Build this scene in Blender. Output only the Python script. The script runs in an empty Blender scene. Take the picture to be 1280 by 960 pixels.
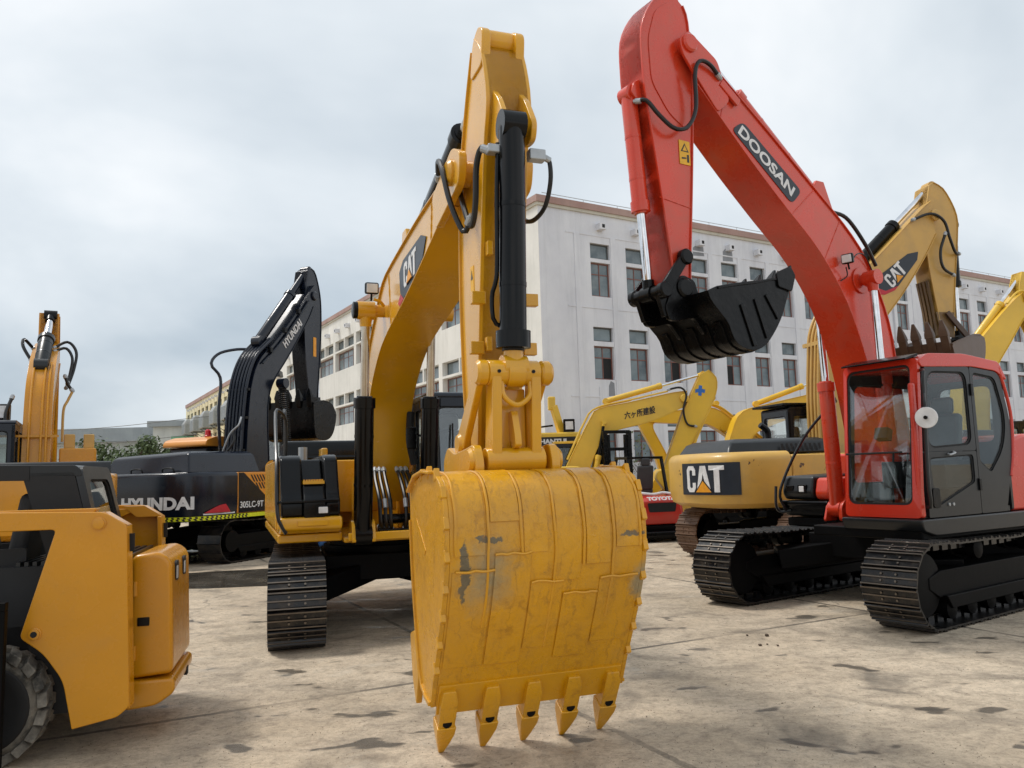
import bpy, math, random
from mathutils import Vector, Matrix
R = math.radians
S = bpy.context.scene
COL = S.collection

# ------------------------------------------------------------------ camera
cam = bpy.data.cameras.new("camera")
cam.sensor_fit = 'HORIZONTAL'; cam.sensor_width = 36.0
cam.lens = 36.0 * 990.0 / 1280.0
cam.clip_start = 0.05; cam.clip_end = 3000
co = bpy.data.objects.new("camera", cam); COL.objects.link(co)
pit = math.atan(112 / 990.0); rol = R(1.68)
fw = Vector((0, math.cos(pit), math.sin(pit))); r0 = Vector((1, 0, 0)); u0 = Vector((0, -math.sin(pit), math.cos(pit)))
rr_ = r0 * math.cos(rol) - u0 * math.sin(rol); uu_ = u0 * math.cos(rol) + r0 * math.sin(rol)
mw = Matrix.Identity(4)
for i in range(3):
    mw[i][0] = rr_[i]; mw[i][1] = uu_[i]; mw[i][2] = -fw[i]
mw[2][3] = 1.75
co.matrix_world = mw
S.camera = co

# ------------------------------------------------------------------ world, sun, exposure
SUN_EL, SUN_AZ = R(60), R(288)      # azimuth of the sun seen from the yard, clockwise from +Y
W = bpy.data.worlds.new("World"); S.world = W; W.use_nodes = True
nt = W.node_tree; nt.nodes.clear()
def wn(t, **k):
    n = nt.nodes.new(t)
    for a, b in k.items(): setattr(n, a, b)
    return n
out = wn('ShaderNodeOutputWorld'); bg = wn('ShaderNodeBackground'); bg.inputs[1].default_value = 0.1
nt.links.new(bg.outputs[0], out.inputs[0])
sky = wn('ShaderNodeTexSky', sky_type='NISHITA'); sky.sun_disc = False
sky.sun_elevation = SUN_EL; sky.sun_rotation = SUN_AZ; sky.dust_density = 3.0
tc = wn('ShaderNodeTexCoord'); sx = wn('ShaderNodeSeparateXYZ'); nt.links.new(tc.outputs['Generated'], sx.inputs[0])
def wmath(op, a, b=None, c=None):
    n = wn('ShaderNodeMath', operation=op)
    for i, v in enumerate((a, b, c)):
        if v is None: continue
        if isinstance(v, (int, float)): n.inputs[i].default_value = v
        else: nt.links.new(v, n.inputs[i])
    return n.outputs[0]
zc = wmath('ADD', wmath('MAXIMUM', sx.outputs[2], 0.0), 0.45)
cmb = wn('ShaderNodeCombineXYZ')
nt.links.new(wmath('DIVIDE', sx.outputs[0], zc), cmb.inputs[0]); nt.links.new(wmath('DIVIDE', sx.outputs[1], zc), cmb.inputs[1])
n1 = wn('ShaderNodeTexNoise'); n1.inputs['Scale'].default_value = 1.0; n1.inputs['Detail'].default_value = 6; n1.inputs['Roughness'].default_value = 0.5; n1.inputs['Distortion'].default_value = 0.35
mp_ = wn('ShaderNodeMapping'); mp_.inputs['Location'].default_value = (-13.75, 4.05, 0.0)
nt.links.new(cmb.outputs[0], mp_.inputs[0]); nt.links.new(mp_.outputs[0], n1.inputs['Vector'])
rp = wn('ShaderNodeValToRGB'); cr = rp.color_ramp
cr.elements[0].position = 0.31; cr.elements[0].color = (3.0, 3.6, 4.15, 1)
cr.elements[1].position = 0.62; cr.elements[1].color = (7.5, 7.55, 7.6, 1)
e = cr.elements.new(0.50); e.color = (5.5, 5.9, 6.2, 1)
nt.links.new(n1.outputs['Fac'], rp.inputs[0])
mx = wn('ShaderNodeMixRGB'); mx.inputs[0].default_value = 0.93
nt.links.new(sky.outputs[0], mx.inputs[1]); nt.links.new(rp.outputs[0], mx.inputs[2]); nt.links.new(mx.outputs[0], bg.inputs[0])
sl = bpy.data.lights.new("sun", 'SUN'); sl.energy = 1.5; sl.angle = R(10); sl.color = (1.0, 0.96, 0.9)
so = bpy.data.objects.new("sun", sl); COL.objects.link(so)
sd = Vector((math.sin(SUN_AZ) * math.cos(SUN_EL), math.cos(SUN_AZ) * math.cos(SUN_EL), math.sin(SUN_EL)))
so.rotation_euler = (-sd).to_track_quat('-Z', 'Y').to_euler(); so.location = (0, 0, 40)
S.view_settings.view_transform = 'Standard'; S.view_settings.look = 'None'; S.view_settings.gamma = 1
S.view_settings.exposure = 0.58; S.view_settings.use_curve_mapping = False

# ------------------------------------------------------------------ materials
def lin(h):
    h = h.lstrip('#'); f = lambda v: v / 12.92 if v <= 0.04045 else ((v + 0.055) / 1.055) ** 2.4
    return tuple(f(int(h[i:i + 2], 16) / 255) for i in (0, 2, 4)) + (1,)
def nodemat(name):
    m = bpy.data.materials.new(name); m.use_nodes = True
    t = m.node_tree; b = t.nodes['Principled BSDF']
    return m, t, b
def noise(t, scale, detail=4, rough=0.55, vec=None, dist=0.0):
    n = t.nodes.new('ShaderNodeTexNoise'); n.inputs['Scale'].default_value = scale; n.inputs['Detail'].default_value = detail
    n.inputs['Roughness'].default_value = rough; n.inputs['Distortion'].default_value = dist
    if vec is not None: t.links.new(vec, n.inputs['Vector'])
    return n.outputs['Fac']
def ramp(t, fac, stops):
    n = t.nodes.new('ShaderNodeValToRGB'); c = n.color_ramp
    while len(c.elements) > len(stops): c.elements.remove(c.elements[-1])
    while len(c.elements) < len(stops): c.elements.new(0.5)
    for e, (p, v) in zip(c.elements, stops):
        e.position = p; e.color = v if isinstance(v, tuple) else (v, v, v, 1)
    t.links.new(fac, n.inputs[0]); return n.outputs[0]
def mixc(t, fac, a, b, mode='MIX'):
    n = t.nodes.new('ShaderNodeMixRGB'); n.blend_type = mode
    for i, v in enumerate((fac, a, b)):
        if isinstance(v, (int, float)): n.inputs[i].default_value = v
        elif isinstance(v, tuple): n.inputs[i].default_value = v
        else: t.links.new(v, n.inputs[i])
    return n.outputs[0]
def objvec(t): return t.nodes.new('ShaderNodeTexCoord').outputs['Object']
def bump(t, b, h, strength=0.2, dist=0.02):
    n = t.nodes.new('ShaderNodeBump'); n.inputs['Strength'].default_value = strength; n.inputs['Distance'].default_value = dist
    t.links.new(h, n.inputs['Height']); t.links.new(n.outputs[0], b.inputs['Normal'])
MAT = {}
def paint(name, col, rough=0.32, dirt=0.25, dcol=(0.20, 0.165, 0.12, 1), metal=0.0, coat=0.25, dscale=1.7, wav=0.06, chips=None, spec=0.5):
    m, t, b = nodemat(name); v = objvec(t)
    c = mixc(t, ramp(t, noise(t, 1.1, 3, vec=v), [(0.3, 0.0), (0.7, 1.0)]), tuple(x * 0.9 for x in col[:3]) + (1,), tuple(min(1, x * 1.08) for x in col[:3]) + (1,))
    dn = noise(t, dscale, 8, 0.68, v, 0.4)
    df = ramp(t, dn, [(0.46, 0.0), (0.80, dirt)])
    c = mixc(t, df, c, dcol)
    sp = noise(t, 42, 3, 0.6, v)
    c = mixc(t, ramp(t, sp, [(0.60, 0.0), (0.78, dirt * 0.7)]), c, dcol)
    if chips:
        cn = noise(t, chips[0], 6, 0.62, v, 0.2)
        c = mixc(t, ramp(t, cn, [(chips[1], 0.0), (chips[1] + 0.02, 1.0)]), c, chips[2])
    t.links.new(c, b.inputs['Base Color'])
    rn = mixc(t, df, (rough,) * 3 + (1,), (0.8, 0.8, 0.8, 1))
    rn2 = mixc(t, ramp(t, noise(t, 6, 5, vec=v), [(0.4, 0.0), (0.75, 0.25)]), rn, (0.5, 0.5, 0.5, 1))
    t.links.new(rn2, b.inputs['Roughness']); b.inputs['Metallic'].default_value = metal; b.inputs['Specular IOR Level'].default_value = spec
    b.inputs['Coat Weight'].default_value = coat; b.inputs['Coat Roughness'].default_value = 0.15
    bump(t, b, noise(t, 5.5, 3, vec=v), wav, 0.02)
    MAT[name] = m; return m
def plain(name, col, rough=0.5, metal=0.0, emit=None):
    m, t, b = nodemat(name); v = objvec(t)
    c = mixc(t, ramp(t, noise(t, 8, 5, 0.6, v), [(0.35, 0.0), (0.7, 1.0)]), tuple(x * 0.85 for x in col[:3]) + (1,), tuple(min(1, x * 1.1) for x in col[:3]) + (1,))
    t.links.new(c, b.inputs['Base Color']); b.inputs['Roughness'].default_value = rough; b.inputs['Metallic'].default_value = metal
    MAT[name] = m; return m
YEL = lin('#d69a1e')
paint('cat_yellow', lin('#d69c12'), 0.20, 0.20, wav=0.06, coat=0.4, spec=0.5)
paint('bucket_yellow', lin('#d4980c'), 0.27, 0.28, wav=0.35, dscale=2.3, coat=0.15, spec=0.5)
paint('old_cat_yellow', lin('#d0a54a'), 0.42, 0.35, wav=0.1, chips=(4.0, 0.635, (0.09, 0.05, 0.025, 1)))
paint('dull_cat_yellow', lin('#c49a4a'), 0.45, 0.40)
paint('dirty_stick', lin('#6b4f26'), 0.6, 0.8, dcol=(0.035, 0.022, 0.012, 1), dscale=3)
paint('loader_yellow', lin('#cb8a0a'), 0.25, 0.18, wav=0.05, coat=0.25, spec=0.45)
paint('komatsu_yellow', lin('#dfb536'), 0.4, 0.15)
paint('bright_yellow', lin('#e2b21c'), 0.4, 0.15)
paint('orange_paint', lin('#d58a2a'), 0.35, 0.15)
paint('red_paint', lin('#cf3a1c'), 0.24, 0.38, (0.30, 0.14, 0.09, 1), coat=0.35, wav=0.08, dscale=2.4)
paint('red_cab', lin('#cc2f18'), 0.22, 0.14, (0.34, 0.16, 0.10, 1), coat=0.35, wav=0.03)
paint('forklift_red', lin('#bd2a20'), 0.35, 0.2)
paint('navy_black', lin('#0c1422'), 0.22, 0.06, (0.05, 0.05, 0.05, 1), coat=0.1, wav=0.04, spec=0.4)
paint('gloss_black', lin('#08090b'), 0.16, 0.05, (0.04, 0.04, 0.04, 1), coat=0.0, wav=0.04, spec=0.25)
paint('cab_grey', lin('#14171a'), 0.32, 0.08, (0.10, 0.10, 0.10, 1), coat=0.1, spec=0.4)
paint('black_steel', lin('#07080a'), 0.26, 0.10, (0.05, 0.045, 0.04, 1), wav=0.35, coat=0.0, spec=0.22)
paint('track_black', lin('#0c0e12'), 0.28, 0.45, (0.15, 0.115, 0.08, 1), metal=0.2, dscale=5, coat=0.05)
paint('rusty_track', lin('#5d4330'), 0.75, 0.6, (0.16, 0.10, 0.06, 1), dscale=4)
paint('frame_black', lin('#060607'), 0.55, 0.15, (0.02, 0.018, 0.015, 1), coat=0.0, spec=0.1)
paint('brown_bucket', lin('#4a3222'), 0.6, 0.6, (0.10, 0.065, 0.04, 1), dscale=4, wav=0.3)
plain('grit', lin('#7a6f60'), 0.9)
plain('worn_steel', lin('#6f665c'), 0.38, 0.55)
plain('bare_steel', lin('#7d7b78'), 0.45, 0.6)
plain('chrome', (0.78, 0.78, 0.80, 1), 0.08, 1.0)
plain('bronze_chrome', (0.52, 0.46, 0.38, 1), 0.14, 1.0)
plain('hose_black', lin('#0b0c0e'), 0.4)
plain('rubber', lin('#1a1a1b'), 0.75)
plain('white_decal', (0.72, 0.72, 0.72, 1), 0.45)
plain('navy_decal', lin('#1b2430'), 0.4)
plain('black_decal', lin('#17181b'), 0.4)
plain('red_decal', lin('#b81828'), 0.4)
plain('yellow_decal', lin('#e9b01c'), 0.45)
plain('tape_yellow', lin('#d6dc1e'), 0.45)
plain('amber_decal', lin('#e59a1a'), 0.45)
plain('blue_decal', lin('#2f6ec0'), 0.45)
plain('silver', lin('#a9adb0'), 0.35, 0.5)
plain('lamp_lens', (0.75, 0.75, 0.75, 1), 0.12)
plain('beacon_red', lin('#c01420'), 0.2)
plain('white_paint', lin('#dedede'), 0.4)
plain('seat_grey', lin('#3b3c3e'), 0.75)
plain('seat_wrap', lin('#55575a'), 0.3)
plain('blue_cloth', lin('#2f5f96'), 0.7)
plain('interior', lin('#1d1e20'), 0.7)
def tyre_mat():
    m, t, b = nodemat('dusty_tyre'); v = objvec(t)
    c = mixc(t, ramp(t, noise(t, 6, 6, 0.65, v), [(0.35, 0.0), (0.65, 1.0)]), lin('#3a3834'), lin('#8f887c'))
    t.links.new(c, b.inputs['Base Color']); b.inputs['Roughness'].default_value = 0.9; MAT['dusty_tyre'] = m
tyre_mat()
def worn_bucket():
    # yellow paint rubbed through to grey primer and steel in patches on the shell
    m = bpy.data.materials['bucket_yellow'].copy(); m.name = 'worn_bucket_yellow'; t = m.node_tree; b = t.nodes['Principled BSDF']
    v0 = objvec(t); src = b.inputs['Base Color'].links[0].from_socket
    wn_ = t.nodes.new('ShaderNodeTexNoise'); wn_.inputs['Scale'].default_value = 7.0; wn_.inputs['Detail'].default_value = 8; wn_.inputs['Roughness'].default_value = 0.7; t.links.new(v0, wn_.inputs['Vector'])
    ws = t.nodes.new('ShaderNodeVectorMath'); ws.operation = 'SUBTRACT'; t.links.new(wn_.outputs['Color'], ws.inputs[0]); ws.inputs[1].default_value = (0.5, 0.5, 0.5)
    wc_ = t.nodes.new('ShaderNodeVectorMath'); wc_.operation = 'MULTIPLY_ADD'; t.links.new(ws.outputs[0], wc_.inputs[0]); wc_.inputs[1].default_value = (0.16, 0.16, 0.16); t.links.new(v0, wc_.inputs[2])
    v = wc_.outputs[0]
    def blob(c, rx, ry, rz, lo, hi, scale, amp):
        s = t.nodes.new('ShaderNodeVectorMath'); s.operation = 'SUBTRACT'; t.links.new(v, s.inputs[0]); s.inputs[1].default_value = c
        q = t.nodes.new('ShaderNodeVectorMath'); q.operation = 'DIVIDE'; t.links.new(s.outputs[0], q.inputs[0]); q.inputs[1].default_value = (rx, ry, rz)
        l = t.nodes.new('ShaderNodeVectorMath'); l.operation = 'LENGTH'; t.links.new(q.outputs[0], l.inputs[0])
        a = t.nodes.new('ShaderNodeMath'); a.operation = 'MULTIPLY_ADD'; t.links.new(noise(t, scale, 8, 0.75, v, 0.5), a.inputs[0]); a.inputs[1].default_value = amp * 1.6; t.links.new(l.outputs['Value'], a.inputs[2])
        hf = t.nodes.new('ShaderNodeMath'); hf.operation = 'MULTIPLY'; t.links.new(a.outputs[0], hf.inputs[0]); hf.inputs[1].default_value = 0.4
        return ramp(t, hf.outputs[0], [(lo * 0.4 + 0.17, 1.0), (hi * 0.4 + 0.13, 0.0)])
    grey = mixc(t, noise(t, 14, 6, 0.7, vec=v), lin('#b09c74'), lin('#857656'))
    c = mixc(t, blob((5.85, -0.40, 1.14), 0.4, 0.17, 0.22, 0.55, 1.7, 10, 0.9), src, grey)
    c = mixc(t, blob((5.8, 0.66, 1.05), 0.4, 0.10, 0.18, 0.80, 1.5, 7, 0.9), c, grey)
    edge = mixc(t, noise(t, 30, 4, vec=v), lin('#7d7156'), lin('#4f4738'))
    c = mixc(t, blob((5.85, -0.40, 1.37), 0.4, 0.10, 0.020, 1.1, 1.4, 9, 0.9), c, edge)
    c = mixc(t, blob((5.85, -0.545, 1.18), 0.4, 0.026, 0.20, 1.1, 1.4, 9, 0.9), c, edge)
    c = mixc(t, blob((5.8, 0.70, 1.1), 0.4, 0.05, 0.20, 1.2, 1.4, 9, 0.9), c, edge)
    c = mixc(t, blob((5.85, 0.55, 1.36), 0.4, 0.10, 0.022, 1.2, 1.45, 9, 0.9), c, edge)
    scr = noise(t, 9, 7, 0.7, v, 0.6)
    c = mixc(t, ramp(t, scr, [(0.52, 0.0), (0.68, 0.5)]), c, lin('#96631a'))
    ms = t.nodes.new('ShaderNodeMapping'); ms.inputs['Scale'].default_value = (3.0, 26.0, 1.4); t.links.new(v, ms.inputs[0])
    c = mixc(t, ramp(t, noise(t, 1.6, 6, 0.7, ms.outputs[0], 0.3), [(0.54, 0.0), (0.70, 0.55)]), c, lin('#8a5f22'))
    c = mixc(t, ramp(t, noise(t, 70, 3, 0.6, v), [(0.70, 0.0), (0.74, 0.7)]), c, lin('#4a3a22'))
    bn = [n for n in t.nodes if n.type == 'BUMP'][0]; hh = mixc(t, 0.5, noise(t, 2.6, 4, 0.5, v), noise(t, 11, 4, 0.6, v)); t.links.new(hh, bn.inputs['Height']); bn.inputs['Strength'].default_value = 0.55; bn.inputs['Distance'].default_value = 0.03
    t.links.new(c, b.inputs['Base Color']); MAT['worn_bucket'] = m
worn_bucket()
def glass(name, tint, rough=0.02, f0=0.06):
    m, t, b = nodemat(name); t.nodes.remove(b); o = t.nodes['Material Output']
    tr = t.nodes.new('ShaderNodeBsdfTransparent'); tr.inputs[0].default_value = tint
    gl = t.nodes.new('ShaderNodeBsdfGlossy'); gl.inputs['Roughness'].default_value = rough; gl.inputs[0].default_value = (0.9, 0.9, 0.9, 1)
    ge = t.nodes.new('ShaderNodeNewGeometry'); dp = t.nodes.new('ShaderNodeVectorMath'); dp.operation = 'DOT_PRODUCT'
    t.links.new(ge.outputs['Normal'], dp.inputs[0]); t.links.new(ge.outputs['Incoming'], dp.inputs[1])
    def mm(op, a, b2=None):
        n = t.nodes.new('ShaderNodeMath'); n.operation = op
        for i, v in enumerate((a, b2)):
            if v is None: continue
            if isinstance(v, (int, float)): n.inputs[i].default_value = v
            else: t.links.new(v, n.inputs[i])
        return n
    lw = mm('MULTIPLY_ADD', mm('POWER', mm('SUBTRACT', 1.0, mm('ABSOLUTE', dp.outputs['Value']).outputs[0]).outputs[0], 5.0).outputs[0], 0.9); lw.inputs[2].default_value = f0
    ms = t.nodes.new('ShaderNodeMixShader'); t.links.new(lw.outputs[0], ms.inputs[0]); t.links.new(tr.outputs[0], ms.inputs[1]); t.links.new(gl.outputs[0], ms.inputs[2])
    t.links.new(ms.outputs[0], o.inputs[0]); MAT[name] = m
glass('clear_glass', (0.94, 0.965, 0.96, 1), f0=0.11); glass('tinted_glass', (0.80, 0.84, 0.835, 1), f0=0.06)
def pane_mat():
    m, t, b = nodemat('window_pane'); oi = t.nodes.new('ShaderNodeObjectInfo')
    c = mixc(t, oi.outputs['Random'], lin('#46545b'), lin('#6f7d82'))
    v = objvec(t); c = mixc(t, ramp(t, noise(t, 1.5, 4, vec=v), [(0.4, 0.0), (0.65, 0.5)]), c, lin('#8d979a'))
    t.links.new(c, b.inputs['Base Color']); b.inputs['Roughness'].default_value = 0.12; b.inputs['Specular IOR Level'].default_value = 0.6; MAT['pane'] = m
pane_mat()
def plaster(name, c1, c2, streak):
    m, t, b = nodemat(name); v = objvec(t)
    mpn = t.nodes.new('ShaderNodeMapping'); mpn.inputs['Scale'].default_value = (1.3, 1.3, 0.12); t.links.new(v, mpn.inputs[0])
    c = mixc(t, ramp(t, noise(t, 0.5, 5, 0.6, v), [(0.35, 0.0), (0.65, 1.0)]), c1, c2)
    c = mixc(t, ramp(t, noise(t, 1.6, 6, 0.7, mpn.outputs[0]), [(0.48, 0.0), (0.74, 0.5)]), c, streak)
    t.links.new(c, b.inputs['Base Color']); b.inputs['Roughness'].default_value = 0.9
    bump(t, b, noise(t, 12, 4, vec=v), 0.15, 0.02); MAT[name] = m
plaster('grey_plaster', lin('#cfd0d6'), lin('#dddee2'), lin('#b4b6bb'))
plaster('white_plaster', lin('#d8d6cf'), lin('#e6e3dc'), lin('#b9b5ab'))
plaster('cream_plaster', lin('#d8cba4'), lin('#e6dab6'), lin('#b0a582'))
plaster('patch_plaster', lin('#7f8186'), lin('#8d9095'), lin('#6f7175'))
plaster('cornice_red', lin('#a08078'), lin('#ad938a'), lin('#8b746c'))
plaster('cornice_cream', lin('#bdb9ac'), lin('#c8c3b4'), lin('#a5a092'))
plaster('far_grey', lin('#b9bdbb'), lin('#c6cac7'), lin('#a5aaa8'))
plaster('far_roof', lin('#8f979c'), lin('#9aa2a6'), lin('#858c90'))
plaster('far_green', lin('#6fa787'), lin('#7cb091'), lin('#679a7d'))
plain('window_frame_red', lin('#7d5147'), 0.6); plain('window_frame_dark', lin('#50504e'), 0.6)
plain('grey_box', lin('#a3a6a6'), 0.6); plain('dark_hole', lin('#17181a'), 0.8)
def leafmat(name, a, b_):
    m, t, b = nodemat(name); oi = t.nodes.new('ShaderNodeTexCoord'); c = mixc(t, noise(t, 2.5, 3, vec=oi.outputs['Object']), a, b_)
    t.links.new(c, b.inputs['Base Color']); b.inputs['Roughness'].default_value = 0.7; MAT[name] = m
leafmat('leaf', (0.045, 0.075, 0.025, 1), (0.10, 0.14, 0.05, 1)); leafmat('leaf_pale', (0.09, 0.12, 0.06, 1), (0.17, 0.19, 0.10, 1))
plain('bark', (0.09, 0.065, 0.045, 1), 0.9)
def ground_mat():
    m, t, b = nodemat('concrete_yard'); v = t.nodes.new('ShaderNodeTexCoord').outputs['Object']
    c = mixc(t, ramp(t, noise(t, 0.35, 6, 0.6, v), [(0.35, 0.0), (0.68, 1.0)]), lin('#bdab92'), lin('#d9c8b0'))
    c = mixc(t, ramp(t, noise(t, 3.2, 8, 0.72, v, 0.5), [(0.45, 0.0), (0.75, 0.6)]), c, lin('#6d6255'))
    c = mixc(t, ramp(t, noise(t, 26, 6, 0.75, v), [(0.45, 0.0), (0.8, 0.5)]), c, lin('#4f473d'))
    st = noise(t, 0.9, 5, 0.55, v, 1.2)
    big = ramp(t, noise(t, 0.16, 3, 0.5, v), [(0.42, 0.25), (0.60, 1.0)])
    c = mixc(t, mixc(t, 1.0, ramp(t, st, [(0.54, 0.0), (0.66, 0.75)]), big, 'MULTIPLY'), c, lin('#3d3a35'))
    mpn = t.nodes.new('ShaderNodeMapping'); mpn.inputs['Scale'].default_value = (1.0, 1.7, 1); mpn.inputs['Rotation'].default_value = (0, 0, 0.3); t.links.new(v, mpn.inputs[0])
    spots = noise(t, 1.5, 3, 0.5, mpn.outputs[0], 0.3)
    c = mixc(t, ramp(t, spots, [(0.645, 0.0), (0.67, 0.75)]), c, lin('#33322f'))
    # oil and tyre grime, random streaks
    mp2 = t.nodes.new('ShaderNodeMapping'); mp2.inputs['Scale'].default_value = (0.9, 1.5, 1); mp2.inputs['Rotation'].default_value = (0, 0, -0.5); t.links.new(v, mp2.inputs[0])
    c = mixc(t, ramp(t, noise(t, 1.1, 6, 0.65, mp2.outputs[0], 0.6), [(0.52, 0.0), (0.72, 0.5)]), c, lin('#5d554b'))
    c = mixc(t, ramp(t, noise(t, 11, 8, 0.8, v, 0.3), [(0.50, 0.0), (0.66, 0.55)]), c, lin('#63574a'))
    c = mixc(t, ramp(t, noise(t, 90, 3, 0.7, v), [(0.56, 0.0), (0.70, 0.5)]), c, lin('#3f3932'))
    c = mixc(t, ramp(t, noise(t, 0.8, 6, 0.65, v, 0.8), [(0.58, 0.0), (0.74, 0.45)]), c, lin('#c9c4b8'))
    # hairline cracks
    vo = t.nodes.new('ShaderNodeTexVoronoi'); vo.feature = 'DISTANCE_TO_EDGE'; vo.inputs['Scale'].default_value = 0.17
    ds = t.nodes.new('ShaderNodeVectorMath'); ds.operation = 'ADD'; t.links.new(v, ds.inputs[0])
    nz = t.nodes.new('ShaderNodeTexNoise'); nz.inputs['Scale'].default_value = 1.3; nz.inputs['Detail'].default_value = 5; t.links.new(v, nz.inputs['Vector'])
    sc = t.nodes.new('ShaderNodeVectorMath'); sc.operation = 'SCALE'; sc.inputs['Scale'].default_value = 0.9; t.links.new(nz.outputs['Color'], sc.inputs[0]); t.links.new(sc.outputs[0], ds.inputs[1])
    t.links.new(ds.outputs[0], vo.inputs['Vector'])
    ck = mixc(t, 1.0, ramp(t, vo.outputs['Distance'], [(0.0, 0.6), (0.0035, 0.0)]), ramp(t, noise(t, 0.3, 3, vec=v), [(0.5, 0.0), (0.6, 1.0)]), 'MULTIPLY')
    c = mixc(t, ck, c, lin('#4b463f'))
    # straight slab joints, dirt filled and broken up
    mj = t.nodes.new('ShaderNodeMapping'); mj.inputs['Location'].default_value = (1.9, 1.35, 0); mj.inputs['Rotation'].default_value = (0, 0, R(-27)); t.links.new(ds.outputs[0] if False else v, mj.inputs[0])
    sj = t.nodes.new('ShaderNodeSeparateXYZ'); t.links.new(mj.outputs[0], sj.inputs[0]); jl = []
    for q, sp_ in ((0, 2.5), (1, 4.0)):
        pp = t.nodes.new('ShaderNodeMath'); pp.operation = 'PINGPONG'; t.links.new(sj.outputs[q], pp.inputs[0]); pp.inputs[1].default_value = sp_
        w1 = t.nodes.new('ShaderNodeMath'); w1.operation = 'MULTIPLY_ADD'; t.links.new(noise(t, 9, 5, 0.7, v), w1.inputs[0]); w1.inputs[1].default_value = -0.05; t.links.new(pp.outputs[0], w1.inputs[2]); jl.append(w1.outputs[0])
    for d_ in jl:
        c = mixc(t, mixc(t, 1.0, ramp(t, d_, [(0.0, 0.75), (0.006, 0.0)]), ramp(t, noise(t, 0.7, 4, vec=v), [(0.38, 0.25), (0.55, 1.0)]), 'MULTIPLY'), c, lin('#332f29'))
        c = mixc(t, mixc(t, 1.0, ramp(t, d_, [(0.0, 0.5), (0.25, 0.0)]), ramp(t, noise(t, 1.3, 6, 0.7, v), [(0.5, 0.0), (0.62, 1.0)]), 'MULTIPLY'), c, lin('#4b453c'))
    t.links.new(c, b.inputs['Base Color'])
    t.links.new(ramp(t, spots, [(0.45, 0.78), (0.60, 0.62), (0.68, 0.28)]), b.inputs['Roughness'])
    hn = mixc(t, 0.4, noise(t, 7, 8, 0.75, v), noise(t, 45, 5, 0.75, v)); bump(t, b, hn, 0.6, 0.03); MAT['ground'] = m
    m, t, b = nodemat('wet_concrete'); b.inputs['Base Color'].default_value = lin('#25292d'); b.inputs['Roughness'].default_value = 0.06; v = objvec(t)
    t.links.new(mixc(t, noise(t, 1.2, 5, vec=v), lin('#4d4a46'), lin('#8c8274')), b.inputs['Base Color']); b.inputs['Coat Weight'].default_value = 1.0; b.inputs['Coat Roughness'].default_value = 0.03
    t.links.new(ramp(t, noise(t, 1.6, 6, 0.6, v), [(0.45, 0.03), (0.62, 0.35)]), b.inputs['Roughness']); MAT['wet'] = m
ground_mat()

# ------------------------------------------------------------------ mesh helpers
def resample(pts, n):
    P = [Vector(p) for p in pts]; Q = [2 * P[0] - P[1]] + P + [2 * P[-1] - P[-2]]; dense = []
    for i in range(1, len(Q) - 2):
        a, b, c, d = Q[i - 1:i + 3]
        for k in range(12):
            t = k / 12.0
            dense.append(0.5 * ((2 * b) + (c - a) * t + (2 * a - 5 * b + 4 * c - d) * t * t + (3 * b - 3 * c + d - a) * t ** 3))
    dense.append(P[-1]); L = [0.0]
    for i in range(1, len(dense)): L.append(L[-1] + (dense[i] - dense[i - 1]).length)
    res = []; j = 0
    for i in range(n):
        s = L[-1] * i / (n - 1)
        while j < len(L) - 2 and L[j + 1] < s: j += 1
        f = (s - L[j]) / max(1e-9, L[j + 1] - L[j]); res.append(dense[j].lerp(dense[j + 1], min(1, max(0, f))))
    return res
def rpoly(pts, r, k=4):
    n = len(pts); res = []
    rs = r if isinstance(r, (list, tuple)) else [r] * n
    for i in range(n):
        p = Vector(pts[i]); a = Vector(pts[i - 1]) - p; b = Vector(pts[(i + 1) % n]) - p
        q = min(rs[i], a.length * 0.48, b.length * 0.48)
        A = p + a.normalized() * q; B = p + b.normalized() * q
        for j in range(k + 1):
            t = j / k; res.append(tuple(A * (1 - t) ** 2 + p * 2 * t * (1 - t) + B * t * t))
    return res
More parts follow.
